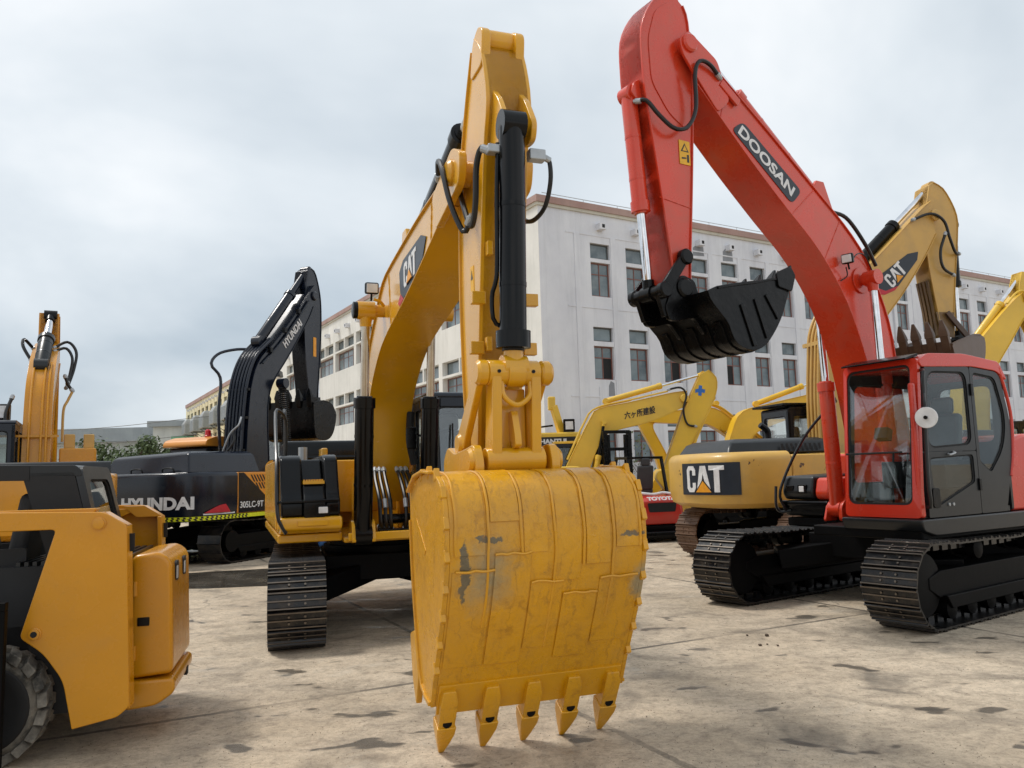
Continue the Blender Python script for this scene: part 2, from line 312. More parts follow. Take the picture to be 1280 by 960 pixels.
class MB:
    def __init__(s): s.v = []; s.f = []
    def add(s, V, Fc):
        o = len(s.v); s.v += [tuple(x) for x in V]; s.f += [tuple(i + o for i in q) for q in Fc]; return s
    def box(s, x0, x1, y0, y1, z0, z1):
        return s.add([(x0, y0, z0), (x1, y0, z0), (x1, y1, z0), (x0, y1, z0), (x0, y0, z1), (x1, y0, z1), (x1, y1, z1), (x0, y1, z1)],
                     [(0, 3, 2, 1), (4, 5, 6, 7), (0, 1, 5, 4), (1, 2, 6, 5), (2, 3, 7, 6), (3, 0, 4, 7)])
    def obox(s, c, X, Y, Z):
        c, X, Y, Z = Vector(c), Vector(X), Vector(Y), Vector(Z)
        V = [c + a * X + b * Y + d * Z for d in (-1, 1) for b in (-1, 1) for a in (-1, 1)]
        return s.add(V, [(0, 2, 3, 1), (4, 5, 7, 6), (0, 1, 5, 4), (1, 3, 7, 5), (3, 2, 6, 7), (2, 0, 4, 6)])
    def beam(s, a, b, w, h, up=(0, 0, 1)):
        a, b = Vector(a), Vector(b); d = b - a; u = Vector(up)
        if abs(d.normalized().dot(u)) > 0.98: u = Vector((1, 0, 0))
        y = u.cross(d).normalized(); z = d.cross(y).normalized()
        return s.obox((a + b) / 2, d / 2, y * w / 2, z * h / 2)
    def prism(s, poly, y0, y1, ax='y'):
        n = len(poly)
        mk = {'y': lambda p, w: (p[0], w, p[1]), 'x': lambda p, w: (w, p[0], p[1]), 'z': lambda p, w: (p[0], p[1], w)}[ax]
        V = [mk(p, y0) for p in poly] + [mk(p, y1) for p in poly]
        return s.add(V, [tuple(range(n)), tuple(range(2 * n - 1, n - 1, -1))] + [(i, n + i, n + (i + 1) % n, (i + 1) % n) for i in range(n)])
    def slab(s, top, bot, y0, y1):
        """solid between two equally long side-view lines, quads only"""
        n = len(top); V = []
        for y in (y0, y1):
            V += [(p[0], y, p[1]) for p in top] + [(p[0], y, p[1]) for p in bot]
        Fc = []; m = 2 * n
        for i in range(n - 1):
            Fc += [(i, i + 1, n + i + 1, n + i), (m + i, m + n + i, m + n + i + 1, m + i + 1),
                   (i, m + i, m + i + 1, i + 1), (n + i, n + i + 1, m + n + i + 1, m + n + i)]
        Fc += [(0, n, m + n, m), (n - 1, m + n - 1, m + 2 * n - 1, 2 * n - 1)]
        return s.add(V, Fc)
    def strap(s, line, y0, y1, t, off=0.0):
        """plate of thickness t following a side-view line"""
        L = [Vector((p[0], p[1])) for p in line]; N = []
        for i in range(len(L)):
            d = (L[min(i + 1, len(L) - 1)] - L[max(i - 1, 0)]).normalized(); N.append(Vector((-d.y, d.x)))
        return s.slab([L[i] + N[i] * (off + t) for i in range(len(L))], [L[i] + N[i] * off for i in range(len(L))], y0, y1)
    def cyl(s, a, b, r0, r1=None, n=16, caps=True):
        r1 = r0 if r1 is None else r1; a, b = Vector(a), Vector(b); d = (b - a).normalized()
        u = d.orthogonal().normalized(); w = d.cross(u); V = []
        for c, r in ((a, r0), (b, r1)):
            V += [c + (u * math.cos(2 * math.pi * i / n) + w * math.sin(2 * math.pi * i / n)) * r for i in range(n)]
        Fc = [(i, (i + 1) % n, n + (i + 1) % n, n + i) for i in range(n)]
        if caps: Fc += [tuple(range(n - 1, -1, -1)), tuple(range(n, 2 * n))]
        return s.add(V, Fc)
    def lathe(s, a, d, prof, n=20):
        """prof: list of (along, radius)"""
        a, d = Vector(a), Vector(d).normalized(); u = d.orthogonal().normalized(); w = d.cross(u); V = []; Fc = []
        for l, r in prof: V += [a + d * l + (u * math.cos(2 * math.pi * i / n) + w * math.sin(2 * math.pi * i / n)) * r for i in range(n)]
        for k in range(len(prof) - 1): Fc += [(k * n + i, k * n + (i + 1) % n, (k + 1) * n + (i + 1) % n, (k + 1) * n + i) for i in range(n)]
        Fc += [tuple(range(n - 1, -1, -1)), tuple(range((len(prof) - 1) * n, len(prof) * n))]
        return s.add(V, Fc)
    def tube(s, pts, r, n=8, steps=None):
        P = resample(pts, steps or max(8, len(pts) * 5)) if len(pts) > 2 else [Vector(p) for p in pts]
        V = []; Fc = []; u = None
        for i, p in enumerate(P):
            d = (P[min(i + 1, len(P) - 1)] - P[max(i - 1, 0)]).normalized()
            u = d.orthogonal().normalized() if u is None else (u - d * u.dot(d)).normalized()
            w = d.cross(u); V += [p + (u * math.cos(2 * math.pi * k / n) + w * math.sin(2 * math.pi * k / n)) * r for k in range(n)]
        for i in range(len(P) - 1): Fc += [(i * n + k, i * n + (k + 1) % n, (i + 1) * n + (k + 1) % n, (i + 1) * n + k) for k in range(n)]
        Fc += [tuple(range(n - 1, -1, -1)), tuple(range((len(P) - 1) * n, len(P) * n))]
        return s.add(V, Fc)
    def ring(s, outer, inner, mp, d):
        n = len(outer); V = [mp(u, v, 0) for u, v in outer] + [mp(u, v, 0) for u, v in inner] + [mp(u, v, d) for u, v in inner] + [mp(u, v, d) for u, v in outer]
        Fc = []
        for i in range(n):
            j = (i + 1) % n
            for k in range(4): Fc.append((k * n + i, k * n + j, ((k + 1) % 4) * n + j, ((k + 1) % 4) * n + i))
        return s.add(V, Fc)
    def plate(s, poly, mp, d0, d1):
        n = len(poly); V = [mp(u, v, d0) for u, v in poly] + [mp(u, v, d1) for u, v in poly]
        return s.add(V, [tuple(range(n)), tuple(range(2 * n - 1, n - 1, -1))] + [(i, n + i, n + (i + 1) % n, (i + 1) % n) for i in range(n)])
    def loft(s, rings, caps=True):
        n = len(rings[0]); V = []; Fc = []
        for q in rings: V += list(q)
        for k in range(len(rings) - 1): Fc += [(k * n + i, k * n + (i + 1) % n, (k + 1) * n + (i + 1) % n, (k + 1) * n + i) for i in range(n)]
        if caps: Fc += [tuple(range(n - 1, -1, -1)), tuple(range((len(rings) - 1) * n, len(rings) * n))]
        return s.add(V, Fc)
    def mesh(s, name, mat, ang=35):
        me = bpy.data.meshes.new(name); me.from_pydata(s.v, [], s.f); me.validate()
        import bmesh
        bm = bmesh.new(); bm.from_mesh(me); bmesh.ops.recalc_face_normals(bm, faces=bm.faces); bm.to_mesh(me); bm.free()
        me.materials.append(MAT[mat])
        if ang: 
            me.shade_smooth(); me.set_sharp_from_angle(angle=R(ang))
        return me
    def build(s, name, mat, parent=None, bevel=0.0, ang=35, seg=2):
        o = bpy.data.objects.new(name, s.mesh(name, mat, ang)); COL.objects.link(o)
        if parent: o.parent = parent
        if bevel:
            b = o.modifiers.new('bevel', 'BEVEL'); b.width = bevel; b.segments = seg; b.limit_method = 'ANGLE'; b.angle_limit = R(38); b.harden_normals = True
        return o
def thing(name, label, cat, loc=(0, 0, 0), rz=0.0, group=None):
    o = bpy.data.objects.new(name, None); COL.objects.link(o); o.location = loc; o.rotation_euler = (0, 0, R(rz)); o.empty_display_size = 0.2
    o['label'] = label; o['category'] = cat
    if group: o['group'] = group
    return o
def tag(o, label, cat, group=None):
    o['label'] = label; o['category'] = cat
    if group: o['group'] = group
    return o
def link(name, me, parent, loc=(0, 0, 0), rot=(0, 0, 0)):
    o = bpy.data.objects.new(name, me); COL.objects.link(o); o.parent = parent; o.location = loc; o.rotation_euler = rot; return o
def text(s, parent, mat, mp, u0, v0, u1, v1, bold=0.02, d=0.004, name='lettering', shear=0.0):
    """lettering stretched into the box (u0,v0)-(u1,v1) of the surface map mp(u, v, inward)"""
    c = bpy.data.curves.new('t', 'FONT'); c.body = s; c.size = 1; c.offset = bold; c.extrude = 0.5; c.resolution_u = 4
    o = bpy.data.objects.new('t', c); COL.objects.link(o); bpy.context.view_layer.update()
    me = bpy.data.meshes.new_from_object(o.evaluated_get(bpy.context.evaluated_depsgraph_get()))
    bpy.data.objects.remove(o); bpy.data.curves.remove(c)
    xs = [v.co.x for v in me.vertices]; ys = [v.co.y for v in me.vertices]
    a, b, e, f = min(xs), max(xs), min(ys), max(ys)
    for v in me.vertices:
        q = (v.co.y - e) / (f - e); u = u0 + (v.co.x - a) / (b - a) * (u1 - u0) + shear * (q - 0.5); w = v0 + q * (v1 - v0)
        v.co = mp(u, w, -d if v.co.z > 0 else 0.001)
    me.name = name; me.materials.clear(); me.materials.append(MAT[mat])
    o = bpy.data.objects.new(name, me); COL.objects.link(o); o.parent = parent; return o
def decal(poly, parent, mat, mp, d=0.003, name='decal'):
    return MB().plate(poly, mp, -d, 0.002).build(name, mat, parent, ang=0)
def catlogo(parent, mp, u0, v0, u1, v1, sh=0.0):
    w, h = u1 - u0, v1 - v0; T = lambda q: [(u0 + a / 1.56 * w, v0 + b * h) for a, b in q]
    C_ = [(.46, .64), (.46, .84), (.36, 1), (.10, 1), (0, .86), (0, .14), (.10, 0), (.36, 0), (.46, .16), (.46, .36), (.31, .36), (.31, .2), (.28, .16), (.18, .16), (.15, .2), (.15, .8), (.18, .84), (.28, .84), (.31, .8), (.31, .64)]
    A_ = [(.50, 0), (.69, 1), (.91, 1), (1.10, 0), (.94, 0), (.80, .72), (.66, 0)]
    T_ = [(1.04, 1), (1.56, 1), (1.56, .83), (1.40, .83), (1.40, 0), (1.22, 0), (1.22, .83), (1.04, .83)]
    for q in (C_, A_, T_): decal(T(q), parent, 'white_decal', mp, 0.008, 'letter')
    decal(T([(.42, -.02), (1.18, -.02), (.80, .50)]), parent, 'black_decal', mp, 0.014, 'logo_outline'); decal(T([(.49, 0), (1.11, 0), (.80, .42)]), parent, 'amber_decal', mp, 0.020, 'logo_triangle')

# ------------------------------------------------------------------ machine parts
def arm(name, top, bot, w, mat, parent, n=26, fl=0.022, cy=0.0, smooth=True):
    """welded box section: webs plus slightly wider top and bottom flanges"""
    T = resample([(a, 0, b) for a, b in top], n); B = resample([(a, 0, b) for a, b in bot], n)
    T = [(p.x, p.z) for p in T]; B = [(p.x, p.z) for p in B]
    m = MB().slab(T, B, cy - w / 2, cy + w / 2)
    m.strap(T, cy - w / 2 - fl, cy + w / 2 + fl, 0.016, 0.0)
    m.strap(B[::-1], cy - w / 2 - fl, cy + w / 2 + fl, 0.016, 0.0)
    return m.build(name, mat, parent, bevel=0.006)
def seam(parent, a, b, y, mat, r=.007, name='weld_seam'):
    P = [(a[0] + (b[0] - a[0]) * i / 8, y + .002 * (-1) ** i, a[1] + (b[1] - a[1]) * i / 8) for i in range(9)]
    return MB().tube(P, r, 6, 18).build(name, mat, parent)
def boss(p, y0, y1, r, name, mat, parent, n=20, lip=0.02):
    return MB().lathe((p[0], y0, p[1]), (0, 1, 0), [(0, r * 0.8), (lip, r), (y1 - y0 - lip, r), (y1 - y0, r * 0.8)], n).build(name, mat, parent)
def hcyl(parent, a, b, rb, rr, frac, mb, mr='chrome', name='hydraulic_cylinder', eye=0.0, rodmat=None, collar=0.0):
    a, b = Vector(a), Vector(b); d = b - a; L = d.length; d.normalize(); c = a + d * L * frac
    m = MB().lathe(a, d, [(0, rb * 0.9), (0.03, rb), (L * frac - 0.14, rb), (L * frac - 0.135, rb * 1.16 + collar), (L * frac - 0.02, rb * 1.16 + collar), (L * frac - 0.015, rb * 0.85), (L * frac, rb * 0.82)], 20)
    m.cyl(a - Vector((0, rb * 0.9, 0)), a + Vector((0, rb * 0.9, 0)), rb * 1.1)
    for k in (0.35, 0.7):
        m.lathe(a + d * L * frac * k, d, [(0, rb * 1.03), (0.03, rb * 1.03)], 20)
    o = m.build(name, mb, parent)
    MB().cyl(c - d * 0.05, b, rr, n=16).build('rod', mr, o)
    MB().cyl(b - Vector((0, rb * 0.9, 0)), b + Vector((0, rb * 0.9, 0)), rb * 0.98).cyl(b - d * rb * 1.7, b, rr * 1.3, rb * 0.8).build('rod_eye', rodmat or mb, o)
    return o
def hose(parent, pts, r=0.018, mat='hose_black', name='hose'):
    o = MB().tube(pts, r, 8).build(name, mat, parent)
    if r >= .015 and mat in ('hose_black', 'navy_black') and parent.parent is None:
        for a, b in ((pts[0], pts[1]), (pts[-1], pts[-2])):
            a, b = Vector(a), Vector(b); d = (b - a).normalized()
            MB().lathe(a - d * .03, d, [(0, r * .9), (.02, r * .9), (.022, r * 1.35), (.085, r * 1.35), (.09, r)], 10).build('hose_end', 'silver', o)
    return o
SHOES = {}
def shoe_mesh(w, mat, pitch=0.19):
    k = (w, mat)
    if k in SHOES: return SHOES[k]
    p = pitch; h = p * 0.5
    prof = [(-h, -0.012), (-h, 0.006), (-h + 0.008, 0.030), (-h + 0.022, 0.030), (-h + 0.032, 0.006), (-0.012, 0.006), (-0.007, 0.020), (0.007, 0.020), (0.012, 0.006),
            (h - 0.032, 0.006), (h - 0.022, 0.024), (h - 0.010, 0.024), (h - 0.002, 0.004), (h - 0.002, -0.012)]
    m = MB().prism(prof, -w / 2, w / 2)
    for y in (-0.08, 0.08):
        for x in (-0.035, 0.035): m.cyl((x, y, 0.005), (x, y, 0.02), 0.013, n=6)
    m.box(-0.06, 0.06, -0.10, -0.05, -0.09, -0.012).box(-0.06, 0.06, 0.05, 0.10, -0.09, -0.012)
    me = m.mesh('shoe', mat, 30); me.materials.append(MAT['worn_steel' if mat == 'track_black' else mat])
    for q in me.polygons:
        if q.normal.z > .8 and q.center.z > .0195: q.material_index = 1
    SHOES[k] = me; return me
def track_path(L, r, pitch=0.19):
    per = 2 * L + 2 * math.pi * r; n = round(per / pitch); res = []
    for i in range(n):
        s = per * i / n
        if s < L: x, z, nx, nz = -L / 2 + s, 0.0, 0.0, -1.0
        elif s < L + math.pi * r:
            t = (s - L) / r; nx, nz = math.sin(t), -math.cos(t); x, z = L / 2 + r * nx, r + r * nz
        elif s < 2 * L + math.pi * r:
            q = s - L - math.pi * r; x, z, nx, nz = L / 2 - q, 2 * r, 0.0, 1.0
            z -= 0.03 * math.sin(math.pi * q / L) ** 2 + 0.012 * math.sin(3 * math.pi * q / L) ** 2
        else:
            t = (s - 2 * L - math.pi * r) / r; nx, nz = -math.sin(t), math.cos(t); x, z = -L / 2 + r * nx, r + r * nz
        res.append((x, z + 0.032, math.atan2(nx, nz)))
    return res
def undercarriage(root, L, gauge, w, r, mat, rel=0.0, shoes=True, fmat='frame_black'):
    ca, sa = math.cos(R(rel)), math.sin(R(rel))
    for sd in (-1, 1):
        y = sd * gauge / 2
        m = MB().prism([(-L / 2 + .05, r - .12), (L / 2 - .25, r - .12), (L / 2 - .05, r - .02), (L / 2 - .05, r + .1), (L / 2 - .3, r + .16), (-L / 2 + .2, r + .16), (-L / 2, r + .08)], -.17, .17)
        m.prism([(-L / 2 + .3, r - .24), (L / 2 - .4, r - .24), (L / 2 - .3, r - .1), (-L / 2 + .2, r - .1)], -.22, .22)
        tr = m.build('track', fmat, root, bevel=0.012); tr.location = (-sa * y, ca * y, 0); tr.rotation_euler = (0, 0, R(rel))
        rr2 = r - 0.06
        MB().lathe((L / 2, -.16, r + .032), (0, 1, 0), [(0, rr2 * .35), (.02, rr2 * .9), (.06, rr2 * .95), (.1, rr2 * .93), (.12, rr2), (.20, rr2), (.22, rr2 * .93), (.26, rr2 * .95), (.30, rr2 * .9), (.32, rr2 * .35)], 28).build('idler', fmat, tr)
        sp = []
        for i in range(42): sp.append((-L / 2 + (rr2 - (.05 if i % 2 else 0)) * math.cos(2 * math.pi * i / 42), r + .032 + (rr2 - (.05 if i % 2 else 0)) * math.sin(2 * math.pi * i / 42)))
        MB().prism(sp, -.035, .035).cyl((-L / 2, -.25, r + .03), (-L / 2, .25, r + .03), rr2 * .6, n=24).build('sprocket', fmat, tr)
        rm = MB().lathe((0, -.2, 0), (0, 1, 0), [(0, .05), (.02, .11), (.12, .11), (.13, .085), (.27, .085), (.28, .11), (.38, .11), (.40, .05)], 14).mesh('roller', fmat)
        for i in range(7): link('roller', rm, tr, (-L / 2 + .45 + i * (L - .9) / 6, 0, .18))
        for i in range(2): link('carrier_roller', rm, tr, (-L * .18 + i * L * .36, 0, 2 * r - .1))
        path = track_path(L, r)
        if shoes:
            sm = shoe_mesh(w, mat)
            for x, z, a in path: link('shoe', sm, tr, (x, 0, z), (0, a, 0))
        else:
            m = MB()
            for x, z, a in path:
                X = Vector((math.cos(a), 0, -math.sin(a))); Z = Vector((math.sin(a), 0, math.cos(a))); c = Vector((x, 0, z))
                m.obox(c, X * .092, Vector((0, w / 2, 0)), Z * .012); m.obox(c - X * .08 + Z * .02, X * .01, Vector((0, w / 2, 0)), Z * .012)
            o = m.build('track_belt', mat, tr, ang=0); o['kind'] = 'stuff'
    m = MB()
    cb = [(gauge / 2 - .1, .75), (gauge / 2 - .1, .3), (.75, .3), (.75, 0)]
    for sx in (-1, 1):
        for sy in (-1, 1):
            m.beam((0, 0, .72), (sx * 1.0, sy * (gauge / 2 - .1), .52), .55, .26)
    m.box(-.75, .75, -.75, .75, .55, .86)
    o = m.build('carbody', fmat, root, bevel=0.02); o.rotation_euler = (0, 0, R(rel))
    MB().lathe((0, 0, .84), (0, 0, 1), [(0, .72), (.03, .74), (.10, .74), (.10, .66), (.22, .66)], 36).build('swing_bearing', fmat, root)
def cw_plan(xf, xr, W, p=3.2, n=44):
    """plan outline: straight front edge at xf, rounded rear reaching xr"""
    pts = []
    for i in range(n + 1):
        t = math.pi * i / n; c, s_ = math.cos(t), math.sin(t)
        y = -W / 2 * math.copysign(abs(c) ** (2 / p), c); x = xf + (xr - xf) * abs(s_) ** (2 / p)
        pts.append((x, y))
    return pts
def cw_wrap(xf, xr, W, p=3.2):
    """map (distance along the rear surface, to the right of the middle, z, inward) to a point on the counterweight"""
    q = cw_plan(xf, xr, W, p, 400); mid = 200; L = [0.0]
    for i in range(1, len(q)): L.append(L[-1] + math.hypot(q[i][0] - q[i - 1][0], q[i][1] - q[i - 1][1]))
    def mp(u, v, w):
        s = L[mid] - u; i = 1
        lo, hi = 1, len(q) - 1
        while lo < hi:
            m_ = (lo + hi) // 2
            if L[m_] < s: lo = m_ + 1
            else: hi = m_
        i = lo; f = (s - L[i - 1]) / max(1e-9, L[i] - L[i - 1]); a, b = q[i - 1], q[i]
        x, y = a[0] + (b[0] - a[0]) * f, a[1] + (b[1] - a[1]) * f; tx, ty = b[0] - a[0], b[1] - a[1]; n = math.hypot(tx, ty) or 1
        return (x + ty / n * w, y - tx / n * w, v)
    return mp
def cw_x(xf, xr, W, p=3.2):
    return lambda y: xf + (xr - xf) * max(0, 1 - abs(2 * y / W) ** p) ** (1 / p)
def counterweight(root, xf, xr, W, z0, z1, mat, p=3.2, rb=0.14, rt=0.10, under=0.25, name='counterweight'):
    rings = []
    def ringat(z, ins):
        k = cw_plan(xf, xr + ins, W - 2 * ins, p); return [(x, y, z) for x, y in k]
    lv = [(z0, under + rb * .6), (z0 + .03, under * .5 + rb * .25), (z0 + .10, under * .18), (z0 + .22, .02), (z0 + .34, 0)]
    for i in range(6):
        t = i / 5 * math.pi / 2; lv.append((z1 - rt + rt * math.sin(t), rt * (1 - math.cos(t))))
    for z, ins in lv: rings.append(ringat(z, ins))
    return MB().loft(rings).build(name, mat, root, ang=40)
def bucket(root, prof, mouth, w, mat, tip, nt, cy=0.0, tmat=None, straps=True, name='bucket', t=0.03, cutters=True, ears=None, tw=0.11):
    P = resample([(a, 0, b) for a, b in prof], 26); P = [(p.x, p.z) for p in P]
    m = MB().strap(P, cy - w / 2, cy + w / 2, t, -t)
    o = m.build(name, mat, root, bevel=0.004)
    side = P + list(mouth)
    for s in (-1, 1):
        y0 = cy + s * (w / 2); y1 = cy + s * (w / 2 + 0.03)
        MB().prism(side, min(y0, y1), max(y0, y1)).build('side_plate', mat, o, bevel=0.004)
        if cutters:
            mm = MB(); L = [P[-1]] + list(mouth)
            mm.strap(resample2(L, 12), min(cy + s * (w / 2 - .01), cy + s * (w / 2 + .045)), max(cy + s * (w / 2 - .01), cy + s * (w / 2 + .045)), 0.025, -0.035)
            mm.build('side_edge', mat, o, bevel=0.004)
    lip = Vector((P[-1][0], P[-1][1])); prev = Vector((P[-4][0], P[-4][1])); d = (lip - prev).normalized(); T = Vector(tip); dt = (T - lip); Lt = dt.length; dt.normalize()
    nrm = Vector((-d.y, d.x))
    MB().slab([lip - d * .16 + nrm * .012, lip + d * .06 + nrm * .004], [lip - d * .16 - nrm * .03, lip + d * .06 - nrm * .02], cy - w / 2 + .01, cy + w / 2 - .01).build('cutting_edge', tmat or mat, o, bevel=0.004)
    for i in range(nt):
        y = cy - w / 2 + .075 + i * (w - .15) / (nt - 1)
        def sec(c, hw, hh): 
            n2 = Vector((-dt.y, dt.x)); return [(c.x + n2.x * b, y + a, c.y + n2.y * b) for a, b in ((-hw, -hh), (hw, -hh), (hw, hh), (-hw, hh))]
        a0 = MB().loft([sec(lip - d * .13, tw * .38, .035), sec(lip - d * .06, tw * .5, .055), sec(lip + dt * Lt * .38, tw * .48, .052)]).build('tooth_adapter', mat if straps else (tmat or mat), o, bevel=0.008)
        MB().loft([sec(lip + dt * Lt * .34, tw * .56, .062), sec(lip + dt * Lt * .5, tw * .53, .056), sec(lip + dt * Lt * .75, tw * .36, .034), sec(T, tw * .16, .008)]).build('tooth', tmat or mat, o, bevel=0.008)
    return o, P
def resample2(L, n): return [(p.x, p.z) for p in resample([(a, 0, b) for a, b in L], n)]
def winpanel(parent, outer, inner, mp, d, mat, gmat, ro, ri, name='panel', pane='pane', k=4):
    o = MB().ring(rpoly(outer, ro, k), rpoly(inner, ri, k), mp, d).build(name, mat, parent)
    seal = [tuple(x) for x in rpoly(inner, ri, k)]; cx = sum(p[0] for p in seal) / len(seal); cy = sum(p[1] for p in seal) / len(seal)
    ins = lambda q, a: [(cx + (u - cx) * (1 - a / max(.05, abs(u - cx) + .2)), cy + (v - cy) * (1 - a / max(.05, abs(v - cy) + .2))) for u, v in q]
    MB().ring(seal, ins(seal, .03), lambda u, v, w: mp(u, v, w + d * .3), .012).build('window_seal', 'rubber', o)
    MB().plate(ins(seal, .012), mp, d * .45, d * .45 + .006).build(pane, gmat, o, ang=0)
    return o
def seat(parent, x, y, z, mat='seat_grey', s=1.0):
    m = MB().obox((x, y, z + .42 * s), (.24 * s, 0, .02), (0, .25 * s, 0), (0, 0, .07 * s))
    m.obox((x - .26 * s, y, z + .78 * s), (.06, 0, .01), (0, .24 * s, 0), (-.06 * s, 0, .34 * s))
    m.obox((x - .33 * s, y, z + 1.22 * s), (.05, 0, 0), (0, .14 * s, 0), (-.01, 0, .11 * s))
    return m.build('seat', mat, parent, bevel=0.05, seg=3)
def cab(root, x0, x1, y0, y1, z0, z1, mat, gmat='tinted_glass', rake=0.08, sill=0.5, roofmat=None, name='cab', mid=None, seatmat='seat_grey', hfrac=None):
    """four glazed walls, roof and floor; front at x1 leans back by rake"""
    xf = lambda z: x1 - rake * (z - z0) / (z1 - z0)
    c = MB().box(x0 + .03, x1 - .05, y0 + .03, y1 - .03, z0, z0 + .08).build(name, mat, root)
    g = .09
    zt = z1 - .06
    F = lambda u, v, w: (xf(v) - w, u, v)
    winpanel(c, [(y0, z0), (y1, z0), (y1, zt), (y0, zt)], [(y0 + .07, z0 + .12 if mid is None else mid), (y1 - .07, z0 + .12 if mid is None else mid), (y1 - .07, zt - .10), (y0 + .07, zt - .10)], F, .05, mat, gmat, .03, .07, 'front_frame', 'windscreen')
    B = lambda u, v, w: (x0 + w, u, v)
    winpanel(c, [(y0, z0), (y1, z0), (y1, zt), (y0, zt)], [(y0 + .1, z0 + .75), (y1 - .1, z0 + .75), (y1 - .1, zt - .12), (y0 + .1, zt - .12)], B, .05, mat, gmat, .03, .07, 'rear_frame', 'rear_pane')
    for s, yy in ((1, y0), (-1, y1)):
        M_ = (lambda u, v, w, s=s, yy=yy: (u, yy + s * w, v)); xm = x0 + (x1 - x0) * .40
        winpanel(c, [(xm, z0), (x1, z0), (xf(zt), zt), (xm, zt)], [(xm + .06, z0 + sill), (x1 - .10, z0 + sill), (xf(zt) - .09, zt - .1), (xm + .06, zt - .1)], M_, .05, mat, gmat, .02, .08, 'door' if yy == y1 else 'side_panel')
        winpanel(c, [(x0, z0), (xm - .006, z0), (xm - .006, zt), (x0, zt)], [(x0 + .09, z0 + sill), (xm - .06, z0 + sill), (xm - .06, zt - .1), (x0 + .12, zt - .1)], M_, .05, mat, gmat, .02, .08, 'side_panel')
    MB().prism(rpoly([(x0 - .02, zt), (x1 - rake + .04, zt), (x1 - rake - .02, z1 + .01), (x0 + .05, z1 + .01)], .05), y0 - .015, y1 + .015).build('roof', roofmat or mat, c, bevel=0.035, seg=3)
    seat(c, (x0 + x1) / 2 - .1, (y0 + y1) / 2, z0 + .08, seatmat)
    m = MB()
    for s in (-1, 1): m.box((x0 + x1) / 2 - .3, (x0 + x1) / 2 + .25, (y0 + y1) / 2 + s * .36 - .09, (y0 + y1) / 2 + s * .36 + .09, z0 + .3, z0 + .66)
    for s in (-1, 1): m.cyl((x1 - .35, (y0 + y1) / 2 + s * .1, z0 + .05), (x1 - .42, (y0 + y1) / 2 + s * .1, z0 + .75), .012)
    m.build('console', 'interior', c, bevel=0.03)
    return c
def worklamp(parent, p, d=(1, 0, 0), s=0.09, body='black_steel'):
    d = Vector(d).normalized(); y = Vector((0, 0, 1)).cross(d).normalized(); z = d.cross(y); p = Vector(p)
    o = MB().obox(p, d * s * .45, y * s, z * s * .85).build('work_lamp', body, parent, bevel=0.02)
    MB().obox(p + d * s * .46, d * .006, y * s * .8, z * s * .65).build('lens', 'lamp_lens', o, bevel=0.01)
    MB().cyl(p - z * s * .8, p - z * s * 1.8 - d * .02, .012, n=8).build('lamp_bracket', body, o)
    return o
def louvre(parent, mp, u0, v0, u1, v1, n, mat='dark_hole', name='vent_slot', slant=0.0):
    m = MB(); w = (u1 - u0) / n
    for i in range(n): m.plate([(u0 + i * w, v0), (u0 + i * w + w * .5, v0), (u0 + i * w + w * .5 + slant, v1), (u0 + i * w + slant, v1)], mp, -.003, .002)
    return m.build(name, mat, parent, ang=0)

# ------------------------------------------------------------------ setting: ground, puddles
g = MB().add([(-400, -60, 0), (400, -60, 0), (400, 700, 0), (-400, 700, 0)], [(0, 1, 2, 3)]).build('ground', 'ground'); g['kind'] = 'structure'
def sheet(name, mat, c, rx, ry, rot, seed, z=0.004, n=40, jag=0.25):
    rnd = random.Random(seed); a = [rnd.uniform(0, 6.3) for _ in range(5)]; V = []
    for i in range(n):
        t = 2 * math.pi * i / n; k = 1 + jag * (math.sin(2 * t + a[0]) * .5 + math.sin(3 * t + a[1]) * .4 + math.sin(5 * t + a[2]) * .25 + math.sin(9 * t + a[3]) * .12)
        x, y = rx * k * math.cos(t), ry * k * math.sin(t); V.append((c[0] + x * math.cos(rot) - y * math.sin(rot), c[1] + x * math.sin(rot) + y * math.cos(rot), z))
    o = MB().add(V, [tuple(range(n))]).build(name, mat); o['kind'] = 'structure'; return o
sheet('puddle', 'wet', (-5.3, 14.7), 2.4, 1.5, 0.1, 3)
sheet('puddle', 'wet', (-9.0, 19.5), 3.5, 2.4, 0.0, 8)
rnd = random.Random(5)
STONES = [(2.36, 8.02), (2.44, 8.06), (2.52, 7.98), (2.37, 8.5), (2.56, 8.45)]
STL = ['leftmost small brown stone chip of the front row before the red excavator', 'middle small brown stone chip of the front row before the red excavator', 'rightmost small brown stone chip of the front row before the red excavator', 'left one of the two farther stone chips before the red excavator', 'right one of the two farther stone chips before the red excavator']
for i, (x, y) in enumerate(STONES):
    m = MB(); s = rnd.uniform(.012, .024)
    P = []
    for k in range(8):
        a, b, c_ = [(-1, 1)[(k >> q) & 1] for q in range(3)]; P.append((x + a * s * rnd.uniform(.5, 1), y + b * s * rnd.uniform(.5, 1), s * .55 + c_ * s * .55 * rnd.uniform(.6, 1)))
    m.add(P, [(0, 2, 3, 1), (4, 5, 7, 6), (0, 1, 5, 4), (1, 3, 7, 5), (3, 2, 6, 7), (2, 0, 4, 6)])
    tag(m.build('stone', 'bark', bevel=0.006), STL[i], 'stone', 'stone chips scattered on the yard')

